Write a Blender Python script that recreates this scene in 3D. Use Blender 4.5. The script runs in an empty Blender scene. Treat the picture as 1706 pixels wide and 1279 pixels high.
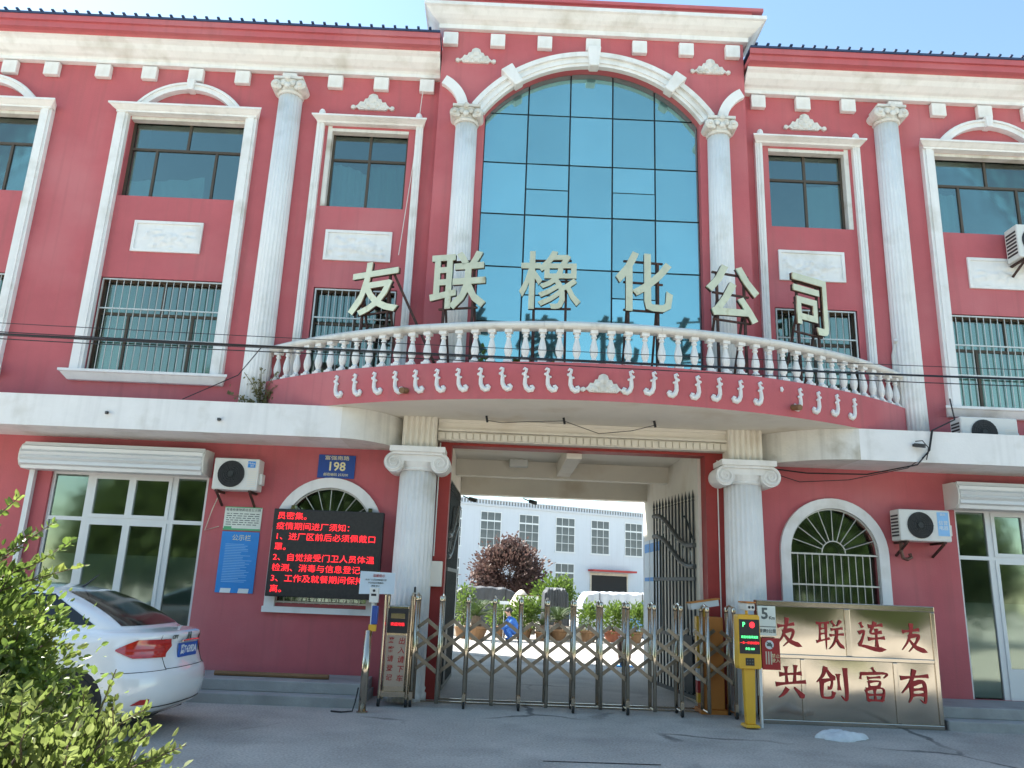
import bpy, math, random
import numpy as np
from mathutils import Vector, Matrix
random.seed(7); RNG = np.random.default_rng(7)
SC = bpy.context.scene; COL = SC.collection
R = math.radians
# ------------------------------------------------------------------ camera
cam_d = bpy.data.cameras.new('camera'); cam = bpy.data.objects.new('camera', cam_d); COL.objects.link(cam)
cam_d.sensor_fit = 'HORIZONTAL'; cam_d.sensor_width = 36.0; cam_d.lens = 36.0 * 1290.0 / 1706.0
cam_d.clip_start = .05; cam_d.clip_end = 2000
yaw, pit, rol = 0.01095, 0.254457, 0.03996
fw = Vector((math.sin(yaw), math.cos(yaw), 0)); rt = Vector((math.cos(yaw), -math.sin(yaw), 0)); up = Vector((0, 0, 1))
fw, up = fw*math.cos(pit) + up*math.sin(pit), up*math.cos(pit) - fw*math.sin(pit)
rt, up = rt*math.cos(rol) + up*math.sin(rol), up*math.cos(rol) - rt*math.sin(rol)
cam.matrix_world = Matrix(((rt.x, up.x, -fw.x, 0), (rt.y, up.y, -fw.y, -12.6), (rt.z, up.z, -fw.z, 1.7), (0, 0, 0, 1)))
SC.camera = cam
# ------------------------------------------------------------------ light
SUN_EL = 50.0; SX, SY = -.85, .53                       # towards the sun: left and behind the building
sh = Vector((SX, SY, 0)).normalized() * math.cos(R(SUN_EL)); to_sun = Vector((sh.x, sh.y, math.sin(R(SUN_EL))))
W = bpy.data.worlds.new('World'); SC.world = W; W.use_nodes = True
nt = W.node_tree; nt.nodes.clear()
out = nt.nodes.new('ShaderNodeOutputWorld'); bg = nt.nodes.new('ShaderNodeBackground'); sky = nt.nodes.new('ShaderNodeTexSky')
sky.sky_type = 'NISHITA'; sky.sun_disc = False; sky.sun_elevation = R(SUN_EL)
sky.sun_rotation = math.atan2(SX, SY)
sky.air_density = 1.0; sky.dust_density = 0.35; sky.ozone_density = .35; sky.altitude = 50
bg.inputs[1].default_value = 0.10
wb = nt.nodes.new('ShaderNodeMix'); wb.data_type = 'RGBA'; wb.blend_type = 'MULTIPLY'; wb.inputs[0].default_value = 1; wb.inputs[7].default_value = (.93, 1.0, .915, 1)
nt.links.new(sky.outputs[0], wb.inputs[6]); nt.links.new(wb.outputs[2], bg.inputs[0]); nt.links.new(bg.outputs[0], out.inputs[0])
sd = bpy.data.lights.new('sun', 'SUN'); sd.energy = 5.0; sd.angle = R(.53); sd.color = (1, .95, .87)
so = bpy.data.objects.new('sun', sd); COL.objects.link(so); so.rotation_euler = to_sun.to_track_quat('Z', 'Y').to_euler()
SC.view_settings.view_transform = 'Standard'; SC.view_settings.look = 'None'; SC.view_settings.gamma = 1
SC.view_settings.use_curve_mapping = False
SC.view_settings.exposure = 1.85
SC.render.engine = 'CYCLES'; SC.cycles.max_bounces = 7; SC.cycles.diffuse_bounces = 4; SC.cycles.glossy_bounces = 4
SC.cycles.transparent_max_bounces = 10; SC.cycles.transmission_bounces = 4
SC.cycles.caustics_reflective = False; SC.cycles.caustics_refractive = False
SC.cycles.sample_clamp_indirect = 6; SC.cycles.use_denoising = True

# ------------------------------------------------------------------ materials
def mat(name, c, rough=.7, metal=0, var=.12, vs=1.5, bump=0, bs=60, c2=None, c2s=3, c2t=(.5, .7), spec=.5, coat=0,
        emit=None, estr=1, streak=0, stc=(.2, .19, .17), transl=0):
    m = bpy.data.materials.new(name); m.use_nodes = True; t = m.node_tree; L = t.links
    b = t.nodes['Principled BSDF']; o = t.nodes['Material Output']
    b.inputs['Roughness'].default_value = rough; b.inputs['Metallic'].default_value = metal
    b.inputs['Specular IOR Level'].default_value = spec; b.inputs['Coat Weight'].default_value = coat
    tc = t.nodes.new('ShaderNodeTexCoord')
    n = t.nodes.new('ShaderNodeTexNoise'); n.inputs['Scale'].default_value = vs; n.inputs['Detail'].default_value = 6
    n.inputs['Roughness'].default_value = .65
    L.new(tc.outputs['Object'], n.inputs['Vector'])
    cr = t.nodes.new('ShaderNodeValToRGB'); e = cr.color_ramp.elements
    e[0].position = .3; e[1].position = .72
    e[0].color = (*[max(0, x*(1-var)) for x in c], 1); e[1].color = (*[min(1, x*(1+var)) for x in c], 1)
    L.new(n.outputs[0], cr.inputs[0]); col = cr.outputs[0]
    def mixc(colour, fac, other):
        mx = t.nodes.new('ShaderNodeMix'); mx.data_type = 'RGBA'
        L.new(fac, mx.inputs[0]); L.new(colour, mx.inputs[6]); mx.inputs[7].default_value = (*other, 1)
        return mx.outputs[2]
    if c2:
        n2 = t.nodes.new('ShaderNodeTexNoise'); n2.inputs['Scale'].default_value = c2s; n2.inputs['Detail'].default_value = 8
        L.new(tc.outputs['Object'], n2.inputs['Vector'])
        r2 = t.nodes.new('ShaderNodeMapRange'); r2.inputs[1].default_value = c2t[0]; r2.inputs[2].default_value = c2t[1]
        L.new(n2.outputs[0], r2.inputs[0]); col = mixc(col, r2.outputs[0], c2)
    if streak:                                           # rain streaks running down a wall: wear with a shape of its own
        mp = t.nodes.new('ShaderNodeMapping'); mp.inputs['Scale'].default_value = (5, 5, .22)
        L.new(tc.outputs['Object'], mp.inputs[0])
        n3 = t.nodes.new('ShaderNodeTexNoise'); n3.inputs['Scale'].default_value = 1.6; n3.inputs['Detail'].default_value = 5
        L.new(mp.outputs[0], n3.inputs['Vector'])
        r3 = t.nodes.new('ShaderNodeMapRange'); r3.inputs[1].default_value = .52; r3.inputs[2].default_value = .8
        r3.inputs[4].default_value = streak; L.new(n3.outputs[0], r3.inputs[0]); col = mixc(col, r3.outputs[0], stc)
    L.new(col, b.inputs['Base Color'])
    if bump:
        nb = t.nodes.new('ShaderNodeTexNoise'); nb.inputs['Scale'].default_value = bs; nb.inputs['Detail'].default_value = 4
        L.new(tc.outputs['Object'], nb.inputs['Vector'])
        bp = t.nodes.new('ShaderNodeBump'); bp.inputs['Strength'].default_value = bump; bp.inputs['Distance'].default_value = .02
        L.new(nb.outputs[0], bp.inputs['Height']); L.new(bp.outputs[0], b.inputs['Normal'])
    if emit:
        b.inputs['Emission Color'].default_value = (*emit, 1); b.inputs['Emission Strength'].default_value = estr
    if transl:
        tr = t.nodes.new('ShaderNodeBsdfTranslucent'); L.new(col, tr.inputs[0])
        ms = t.nodes.new('ShaderNodeMixShader'); ms.inputs[0].default_value = transl
        L.new(b.outputs[0], ms.inputs[1]); L.new(tr.outputs[0], ms.inputs[2]); L.new(ms.outputs[0], o.inputs[0])
    return m
def glass(name, tint, refl=.35):
    m = bpy.data.materials.new(name); m.use_nodes = True; t = m.node_tree; L = t.links; t.nodes.clear()
    o = t.nodes.new('ShaderNodeOutputMaterial'); g = t.nodes.new('ShaderNodeBsdfGlossy'); tr = t.nodes.new('ShaderNodeBsdfTransparent')
    g.inputs['Roughness'].default_value = .06; g.inputs['Color'].default_value = (.78, .88, .78, 1); tr.inputs[0].default_value = (*tint, 1)
    f = t.nodes.new('ShaderNodeFresnel'); f.inputs[0].default_value = 1.5
    mr = t.nodes.new('ShaderNodeMapRange'); mr.inputs[3].default_value = refl*.7; mr.inputs[4].default_value = 1
    tc = t.nodes.new('ShaderNodeTexCoord'); n = t.nodes.new('ShaderNodeTexNoise'); n.inputs['Scale'].default_value = 1.3
    L.new(tc.outputs['Object'], n.inputs['Vector'])
    bp = t.nodes.new('ShaderNodeBump'); bp.inputs['Strength'].default_value = .06; bp.inputs['Distance'].default_value = .05
    L.new(n.outputs[0], bp.inputs['Height']); L.new(bp.outputs[0], g.inputs['Normal'])
    ms = t.nodes.new('ShaderNodeMixShader')
    L.new(f.outputs[0], mr.inputs[0]); L.new(mr.outputs[0], ms.inputs[0]); L.new(tr.outputs[0], ms.inputs[1]); L.new(g.outputs[0], ms.inputs[2])
    L.new(ms.outputs[0], o.inputs[0]); return m
M = {}
M['red'] = mat('red_render', (.49, .112, .125), .75, var=.10, vs=.9, bump=.16, bs=45, c2=(.53, .165, .175), c2s=.55, c2t=(.48, .72), streak=.5, stc=(.34, .105, .105))
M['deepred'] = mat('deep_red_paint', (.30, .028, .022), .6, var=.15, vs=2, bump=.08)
M['white'] = mat('white_plaster', (.80, .79, .77), .7, var=.05, vs=2.2, bump=.12, bs=35, c2=(.62, .60, .55), c2s=1.8, c2t=(.55, .75), streak=.16)
M['dirty'] = mat('weathered_white_plaster', (.70, .68, .63), .75, var=.08, vs=2.5, bump=.2, bs=30, c2=(.42, .38, .30), c2s=2.2, c2t=(.56, .74), streak=.3)
M['cream'] = mat('cream_plaster', (.62, .55, .44), .75, var=.06, vs=2, bump=.1, c2=(.46, .38, .27), c2s=1.4, c2t=(.55, .75), streak=.2)
M['soffit'] = mat('cream_soffit', (.76, .71, .62), .85, var=.06, vs=1.2, c2=(.60, .52, .41), c2s=1.2, c2t=(.55, .75))
M['mirror'] = mat('blue_mirror_glass', (.32, .60, .60), .06, .8, var=.05, vs=.7, bump=.02, bs=1.2)
def per_piece(m, amount):                                 # each pane slightly different in tone
    t = m.node_tree; b = t.nodes['Principled BSDF']; s = b.inputs['Base Color'].links[0].from_socket
    oi = t.nodes.new('ShaderNodeObjectInfo'); r = t.nodes.new('ShaderNodeMapRange'); r.inputs[3].default_value = 1-amount; r.inputs[4].default_value = 1+amount*.5
    v = t.nodes.new('ShaderNodeVectorMath'); v.operation = 'SCALE'
    t.links.new(oi.outputs['Random'], r.inputs[0]); t.links.new(s, v.inputs[0]); t.links.new(r.outputs[0], v.inputs['Scale']); t.links.new(v.outputs[0], b.inputs['Base Color'])
per_piece(M['mirror'], .16)
M['mullion'] = mat('dark_mullion', (.03, .035, .04), .5, .3)
M['bronze'] = mat('bronze_frame', (.085, .065, .045), .5, .2)
M['alu'] = mat('white_aluminium', (.70, .72, .72), .45, .1, var=.04)
M['steel'] = mat('stainless_steel', (.52, .455, .36), .17, 1, var=.08, vs=6)
M['latticesteel'] = mat('dull_lattice_steel', (.20, .19, .165), .32, 1, var=.15, vs=5)
M['tanpanel'] = mat('tan_panel', (.46, .34, .25), .5, var=.08)
M['film'] = mat('frosted_film', (.80, .84, .80), .6, var=.06, vs=1.2)
M['panelsteel'] = mat('mirror_steel', (.54, .49, .41), .13, 1, var=.05, vs=1.4, bump=.05, bs=2.0)
M['gold'] = mat('champagne_metal', (.70, .60, .39), .30, .7, var=.1, vs=5, c2=(.40, .27, .12), c2s=3.5, c2t=(.6, .78))
M['gateiron'] = mat('grey_gate_iron', (.10, .105, .10), .5, .4)
M['iron'] = mat('dark_iron', (.035, .04, .04), .55, .3)
M['rustiron'] = mat('rusty_brown_iron', (.06, .03, .025), .7, .2, c2=(.13, .05, .03), c2s=12)
M['concrete'] = mat('step_concrete', (.34, .34, .33), .9, var=.15, vs=4, bump=.3, bs=50, c2=(.24, .24, .23), c2s=2)
M['rubber'] = mat('black_rubber', (.018, .018, .018), .8)
M['black'] = mat('black_plastic', (.02, .02, .022), .45)
M['plastic'] = mat('off_white_plastic', (.68, .68, .64), .5, var=.05)
M['grille'] = mat('galvanised_bars', (.58, .57, .53), .45, .6, var=.12, vs=8)
M['curtain'] = mat('pale_curtain', (.74, .78, .74), .9, var=.06, transl=.2)
M['greencurtain'] = mat('green_curtain', (.32, .46, .38), .9, var=.08, transl=.2)  # for green curtains, and for tree reflections painted behind lower panes
M['glass'] = glass('window_glass', (.66, .78, .72), .22)
M['blueglass'] = glass('bluish_window_glass', (.62, .80, .82), .22)
M['shopglass'] = glass('shop_glass', (.66, .74, .70), .24)
M['dark'] = mat('interior_plaster', (.45, .46, .43), .9)
M['blue'] = mat('enamel_blue', (.02, .07, .30), .4, var=.05)
M['poster'] = mat('poster_blue', (.03, .25, .66), .5, var=.06, vs=9)
M['posterwhite'] = mat('poster_white', (.72, .76, .68), .5, var=.05)
M['postergreen'] = mat('poster_green', (.10, .38, .18), .5)
M['printgrey'] = mat('dark_print', (.10, .12, .11), .6)
M['printwhite'] = mat('white_print', (.75, .78, .78), .6)
M['printyellow'] = mat('yellow_print', (.80, .74, .42), .5)
M['printred'] = mat('red_print', (.40, .02, .02), .5, var=.1)
M['printblue'] = mat('pale_blue_print', (.25, .50, .80), .5)
M['led'] = mat('led_red', (.3, .01, .01), .6, emit=(1, .02, .03), estr=.9)
M['ledg'] = mat('led_green', (.01, .3, .03), .6, emit=(.1, 1, .3), estr=.9)
M['ledface'] = mat('led_module_black', (.035, .033, .03), .75, var=.25, vs=20)
M['yellow'] = mat('yellow_enamel', (.72, .40, .03), .4, var=.06)
M['orange'] = mat('orange_enamel', (.50, .18, .03), .5, var=.12)
M['roofblue'] = mat('blue_roof_sheet', (.04, .065, .13), .5, .2)
M['carwhite'] = mat('white_car_paint', (.76, .78, .80), .2, var=.01, coat=1)
M['carglass'] = mat('car_glass', (.014, .016, .017), .12, spec=.45)
M['lampred'] = mat('tail_lamp_red', (.42, .015, .012), .12, coat=1, var=.25, vs=14)
M['lampclear'] = mat('tail_lamp_clear', (.5, .25, .2), .15, coat=1)
M['chrome'] = mat('chrome', (.8, .8, .8), .12, 1)
M['plateblue'] = mat('plate_blue', (.02, .10, .42), .4)
M['cloth'] = mat('dirty_white_sacking', (.60, .63, .64), .9, var=.15, vs=8, bump=.4, bs=18)
M['bark'] = mat('bark', (.11, .08, .055), .9, var=.3, vs=9, bump=.4, bs=20)
M['leaf'] = mat('bush_leaf', (.13, .20, .04), .42, var=.5, vs=7, transl=.5, c2=(.30, .34, .09), c2s=4, c2t=(.5, .7))
M['leaflight'] = mat('young_bush_leaf', (.155, .205, .05), .45, var=.5, vs=8, transl=.5, c2=(.27, .31, .11), c2s=5, c2t=(.5, .7))
M['leafdk'] = mat('street_leaf', (.10, .15, .045), .6, var=.4, vs=3, transl=.3)
M['purple'] = mat('purple_leaf', (.13, .075, .065), .6, var=.45, vs=4, transl=.25, c2=(.20, .14, .11), c2s=3)
M['cycad'] = mat('cycad_leaf', (.06, .10, .025), .5, var=.35, vs=5, transl=.25)
M['shrub'] = mat('light_shrub_leaf', (.12, .19, .03), .55, var=.4, vs=6, transl=.35)
M['weed'] = mat('dry_weed_leaf', (.20, .19, .08), .8, var=.4, vs=9, transl=.3)
M['pot'] = mat('terracotta', (.25, .085, .045), .8, var=.2, vs=6)
M['brown'] = mat('brown_glaze', (.11, .045, .03), .4, var=.2)
M['ochre'] = mat('ochre_pot', (.20, .11, .05), .75, var=.2)
M['tarp'] = mat('grey_tarpaulin', (.05, .055, .06), .6, var=.2, vs=2, bump=.2, bs=5)
M['whitetarp'] = mat('white_tarpaulin', (.50, .53, .56), .6, var=.08, vs=2, bump=.2, bs=4, c2=(.12, .30, .62), c2s=.9, c2t=(.54, .57))
M['factory'] = mat('factory_white', (.58, .62, .66), .8, var=.04, vs=.6, streak=.12)
M['paleblue'] = mat('pale_blue_board', (.62, .70, .76), .6)
M['coverall'] = mat('blue_coverall', (.03, .13, .45), .85, var=.2, vs=12)
M['skin'] = mat('skin', (.45, .27, .19), .6)
M['hair'] = mat('black_hair', (.015, .013, .012), .6)
M['cable'] = mat('black_cable', (.015, .015, .017), .6)
def ground_mat():
    m = mat('street_concrete', (.43, .405, .365), .88, var=.2, vs=.5, bump=.25, bs=30, c2=(.30, .285, .26), c2s=.9, c2t=(.48, .72))
    t = m.node_tree; L = t.links; b = t.nodes['Principled BSDF']; src = b.inputs['Base Color'].links[0].from_socket
    tc = t.nodes['Texture Coordinate']
    ns = t.nodes.new('ShaderNodeTexNoise'); ns.inputs['Scale'].default_value = 1.2; ns.inputs['Detail'].default_value = 5
    L.new(tc.outputs['Object'], ns.inputs['Vector'])
    mx = t.nodes.new('ShaderNodeMix'); mx.data_type = 'VECTOR'; mx.inputs[0].default_value = .35
    L.new(tc.outputs['Object'], mx.inputs[4]); L.new(ns.outputs[1], mx.inputs[5])
    v = t.nodes.new('ShaderNodeTexVoronoi'); v.feature = 'DISTANCE_TO_EDGE'; v.inputs['Scale'].default_value = .42
    L.new(mx.outputs[1], v.inputs['Vector'])
    r = t.nodes.new('ShaderNodeMapRange'); r.inputs[1].default_value = .005; r.inputs[2].default_value = .014
    r.inputs[3].default_value = .75; r.inputs[4].default_value = 0
    L.new(v.outputs['Distance'], r.inputs[0])
    n2 = t.nodes.new('ShaderNodeTexNoise'); n2.inputs['Scale'].default_value = .5; L.new(tc.outputs['Object'], n2.inputs['Vector'])
    r2 = t.nodes.new('ShaderNodeMapRange'); r2.inputs[1].default_value = .5; r2.inputs[2].default_value = .6; L.new(n2.outputs[0], r2.inputs[0])
    mu = t.nodes.new('ShaderNodeMath'); mu.operation = 'MULTIPLY'; L.new(r.outputs[0], mu.inputs[0]); L.new(r2.outputs[0], mu.inputs[1])
    mc = t.nodes.new('ShaderNodeMix'); mc.data_type = 'RGBA'; L.new(mu.outputs[0], mc.inputs[0]); L.new(src, mc.inputs[6]); mc.inputs[7].default_value = (.05, .05, .05, 1)
    # oil spots and grit
    vo = t.nodes.new('ShaderNodeTexVoronoi'); vo.inputs['Scale'].default_value = .55; L.new(mx.outputs[1], vo.inputs['Vector'])
    ro = t.nodes.new('ShaderNodeMapRange'); ro.inputs[1].default_value = .10; ro.inputs[2].default_value = .26; ro.inputs[3].default_value = .35; ro.inputs[4].default_value = 0
    L.new(vo.outputs['Distance'], ro.inputs[0])
    m2 = t.nodes.new('ShaderNodeMix'); m2.data_type = 'RGBA'; L.new(ro.outputs[0], m2.inputs[0]); L.new(mc.outputs[2], m2.inputs[6]); m2.inputs[7].default_value = (.13, .125, .12, 1)
    gn = t.nodes.new('ShaderNodeTexNoise'); gn.inputs['Scale'].default_value = 38; gn.inputs['Detail'].default_value = 3; L.new(tc.outputs['Object'], gn.inputs['Vector'])
    gr = t.nodes.new('ShaderNodeMapRange'); gr.inputs[1].default_value = .3; gr.inputs[2].default_value = .7; gr.inputs[3].default_value = .72; gr.inputs[4].default_value = 1.2; L.new(gn.outputs[0], gr.inputs[0])
    vm = t.nodes.new('ShaderNodeVectorMath'); vm.operation = 'SCALE'; L.new(m2.outputs[2], vm.inputs[0]); L.new(gr.outputs[0], vm.inputs['Scale'])
    L.new(vm.outputs[0], b.inputs['Base Color']); return m
M['ground'] = ground_mat()

# ------------------------------------------------------------------ mesh helpers
class MB:
    def __init__(s): s.v = []; s.f = []
    def add(s, vs, fs):
        o = len(s.v); s.v += [tuple(p) for p in vs]; s.f += [tuple(i+o for i in q) for q in fs]; return s
    def box(s, x0, x1, y0, y1, z0, z1):
        return s.add([(x0,y0,z0),(x1,y0,z0),(x1,y1,z0),(x0,y1,z0),(x0,y0,z1),(x1,y0,z1),(x1,y1,z1),(x0,y1,z1)],
                     [(0,3,2,1),(4,5,6,7),(0,1,5,4),(1,2,6,5),(2,3,7,6),(3,0,4,7)])
    def bar(s, a, b, w, h=None):                         # square bar between two points
        a, b = Vector(a), Vector(b); h = h or w; d = (b-a).normalized()
        u = d.cross(Vector((0, 0, 1)));  u = Vector((1, 0, 0)) if u.length < 1e-3 else u.normalized()
        n = u.cross(d); vs = []
        for p in (a, b):
            for i, j in ((-1,-1),(1,-1),(1,1),(-1,1)): vs.append(p + u*(i*w/2) + n*(j*h/2))
        return s.add(vs, [(0,1,2,3),(7,6,5,4),(0,4,5,1),(1,5,6,2),(2,6,7,3),(3,7,4,0)])
    def xz(s, poly, y0, y1):                             # polygon in x,z given in any order, from y0 (front) to y1 (back)
        n = len(poly); a = sum(poly[i][0]*poly[(i+1)%n][1]-poly[(i+1)%n][0]*poly[i][1] for i in range(n))
        if a < 0: poly = poly[::-1]
        vs = [(x, y0, z) for x, z in poly] + [(x, y1, z) for x, z in poly]
        return s.add(vs, [tuple(range(n)), tuple(range(2*n-1, n-1, -1))] + [(i, i+n, (i+1)%n+n, (i+1)%n) for i in range(n)])
    def yz(s, poly, x0, x1):
        n = len(poly); vs = [(x0, y, z) for y, z in poly] + [(x1, y, z) for y, z in poly]
        return s.add(vs, [tuple(range(n)), tuple(range(2*n-1, n-1, -1))] + [(i, i+n, (i+1)%n+n, (i+1)%n) for i in range(n)])
    def tube(s, pts, r, n=6, cap=True):
        pts = [Vector(p) for p in pts]; k = len(pts); rr = r if hasattr(r, '__len__') else [r]*k; vs = []; ref = None
        for i, p in enumerate(pts):
            d = (pts[min(i+1, k-1)] - pts[max(i-1, 0)]).normalized()
            if ref is None: ref = Vector((0, 0, 1)) if abs(d.z) < .9 else Vector((1, 0, 0))
            u = d.cross(ref).normalized(); w = u.cross(d); ref = w
            for j in range(n):
                a = 2*math.pi*j/n; vs.append(p + (u*math.cos(a) + w*math.sin(a))*rr[i])
        fs = [(i*n+j, i*n+(j+1)%n, (i+1)*n+(j+1)%n, (i+1)*n+j) for i in range(k-1) for j in range(n)]
        if cap: fs += [tuple(range(n-1, -1, -1)), tuple(range((k-1)*n, k*n))]
        return s.add(vs, fs)
    def lathe(s, prof, n=16, c=(0, 0, 0), flute=0, nf=20, axis='z', a0=0, a1=2*math.pi):
        full = abs(a1-a0-2*math.pi) < 1e-6; m = n if full else n+1; vs = []
        for r, z in prof:
            for j in range(m):
                a = a0+(a1-a0)*j/n; q = r*(1-flute*(.5+.5*math.cos(nf*a))) if flute else r
                x, y = q*math.cos(a), q*math.sin(a)
                p = (x, y, z) if axis == 'z' else ((x, z, y) if axis == 'y' else (z, x, y))
                vs.append((c[0]+p[0], c[1]+p[1], c[2]+p[2]))
        k = len(prof); fs = []
        for i in range(k-1):
            for j in range(n):
                j2 = (j+1) % m if full else j+1
                q = (i*m+j, i*m+j2, (i+1)*m+j2, (i+1)*m+j); fs.append(q if axis != 'y' else q[::-1])
        if full and prof[0][0] > 1e-4: fs.append(tuple(range(m-1, -1, -1)))
        if full and prof[-1][0] > 1e-4: fs.append(tuple(range((k-1)*m, k*m)))
        return s.add(vs, fs)
    def ball(s, c, r, n=8, sx=1, sy=1, sz=1):
        vs = []; fs = []
        for i in range(n//2+1):
            t = math.pi*i/(n//2)
            for j in range(n):
                a = 2*math.pi*j/n; vs.append((c[0]+r*sx*math.sin(t)*math.cos(a), c[1]+r*sy*math.sin(t)*math.sin(a), c[2]+r*sz*math.cos(t)))
        for i in range(n//2):
            for j in range(n): fs.append((i*n+j, (i+1)*n+j, (i+1)*n+(j+1)%n, i*n+(j+1)%n))
        return s.add(vs, fs)
    def mesh(s, name='mesh', smooth=False, weld=False):
        me = bpy.data.meshes.new(name); me.from_pydata(s.v, [], s.f); me.validate()
        if smooth: me.polygons.foreach_set('use_smooth', [True]*len(me.polygons))
        me.update(); return me
    def build(s, name, m, parent=None, smooth=False, loc=None, bevel=0, auto=None):
        o = link(name, s.mesh(name, smooth), m, parent, loc)
        if bevel:
            b = o.modifiers.new('bevel', 'BEVEL'); b.width = bevel; b.segments = 2; b.limit_method = 'ANGLE'; b.angle_limit = R(40)
        return o
def link(name, me, m=None, parent=None, loc=None):
    o = bpy.data.objects.new(name, me); COL.objects.link(o); o.parent = parent
    if loc: o.location = loc
    if m is not None and not me.materials: me.materials.append(M[m] if isinstance(m, str) else m)
    return o
def again(o, loc, rz=None, parent=None):
    c = o.copy(); COL.objects.link(c); c.location = loc
    if rz is not None: c.rotation_euler = (0, 0, rz)
    if parent is not None: c.parent = parent
    return c
def tag(o, label, cat, group=None):
    o['label'] = label; o['category'] = cat
    if group: o['group'] = group
    return o
def thing(name, label, cat, loc=(0, 0, 0), rz=0, group=None):
    o = bpy.data.objects.new(name, None); COL.objects.link(o); o.location = loc; o.rotation_euler = (0, 0, rz)
    o.empty_display_size = .2
    return tag(o, label, cat, group)
def struct(o): o['kind'] = 'structure'; return o
def copy_tree(o, parent=None):
    c = o.copy(); COL.objects.link(c); c.parent = parent
    for ch in [q for q in bpy.data.objects if q.parent == o]: copy_tree(ch, c)
    return c
def text(name, s, m, size, parent, loc, depth=.004, bold=0, rz=0, align='CENTER', shear=0, tilt=0, sx=1, lead=1.0):
    c = bpy.data.curves.new('t', 'FONT'); c.body = s; c.size = size; c.resolution_u = 2; c.extrude = depth; c.offset = bold
    c.align_x = align; c.align_y = 'CENTER'; c.shear = shear; c.space_line = lead
    o = bpy.data.objects.new('t', c); COL.objects.link(o); bpy.context.view_layer.update()
    me = bpy.data.meshes.new_from_object(o.evaluated_get(bpy.context.evaluated_depsgraph_get()))
    bpy.data.objects.remove(o); bpy.data.curves.remove(c)
    n = len(me.vertices); co = np.empty(n*3); me.vertices.foreach_get('co', co); co = co.reshape(-1, 3)
    q = np.stack([co[:, 0]*sx, -co[:, 2], co[:, 1]], 1); me.vertices.foreach_set('co', q.ravel()); me.materials.clear(); me.update()
    ob = link(name, me, m, parent, loc); ob.rotation_euler = (tilt, 0, rz); return ob
def leaves(name, m, parent, pts, size, up=.3, jit=.35, seed=1, narrow=.5, loc=None, dirs=None):
    """small folded leaves, one at each point"""
    g = np.random.default_rng(seed); P = np.asarray(pts, float); n = len(P)
    d = g.normal(size=(n, 3)) if dirs is None else np.asarray(dirs, float) + g.normal(size=(n, 3))*.45
    d[:, 2] += up; d /= np.linalg.norm(d, axis=1)[:, None]
    r = g.normal(size=(n, 3)); u = np.cross(d, r); u /= np.linalg.norm(u, axis=1)[:, None]; w = np.cross(u, d)
    L = size*(1+jit*g.uniform(-1, 1, n))[:, None]; B = L*narrow*.5
    a = P; t = P+d*L; l1 = P+d*L*.32+u*B+w*B*.35; l2 = P+d*L*.7+u*B*.85+w*B*.3; r1 = P+d*L*.32-u*B+w*B*.35; r2 = P+d*L*.7-u*B*.85+w*B*.3
    V = np.stack([a, l1, l2, t, r2, r1], 1).reshape(-1, 3); i = np.arange(n)*6
    F = np.concatenate([np.stack([i, i+3, i+2, i+1], 1), np.stack([i, i+5, i+4, i+3], 1)])
    me = bpy.data.meshes.new(name); me.from_pydata(V.tolist(), [], F.tolist()); me.update()
    return link(name, me, m, parent, loc)
def blob_pts(blobs, seed=1, shell=.55):
    g = np.random.default_rng(seed); out = []
    for c, r, n in blobs:
        d = g.normal(size=(n, 3)); d /= np.linalg.norm(d, axis=1)[:, None]
        rr = (shell + (1-shell)*g.uniform(0, 1, n)**.6)[:, None]; rr *= (1+.18*g.normal(size=(n, 1)))
        out.append(np.asarray(c)+d*rr*np.asarray(r))
    return np.concatenate(out)
# ------------------------------------------------------------------ setting
g = MB(); g.add([(-300, -300, 0), (300, -300, 0), (300, 300, 0), (-300, 300, 0)], [(0, 1, 2, 3)])
struct(g.build('ground', 'ground'))
def steps(x0, x1):
    s = MB(); s.box(x0, x1, -1.26, .0, -.05, .13); s.box(x0+.02, x1-.03, -.98, .0, .13, .28)
    struct(s.build('steps', 'concrete', bevel=.012))
steps(-14, -1.78); steps(6.32, 18)
t_ = MB(); t_.box(-1.25, 3.75, -.42, -.38, .004, .02); t_.box(-1.25, 3.75, -.12, -.08, .004, .02); struct(t_.build('gate_track', 'steel'))
j_ = MB(); j_.add([(.55, -4.12, .004), (1.75, -4.1, .004), (1.76, -4.06, .004), (.56, -4.09, .004)], [(0, 1, 2, 3)])
struct(j_.build('pavement_joint', 'rubber'))

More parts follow.
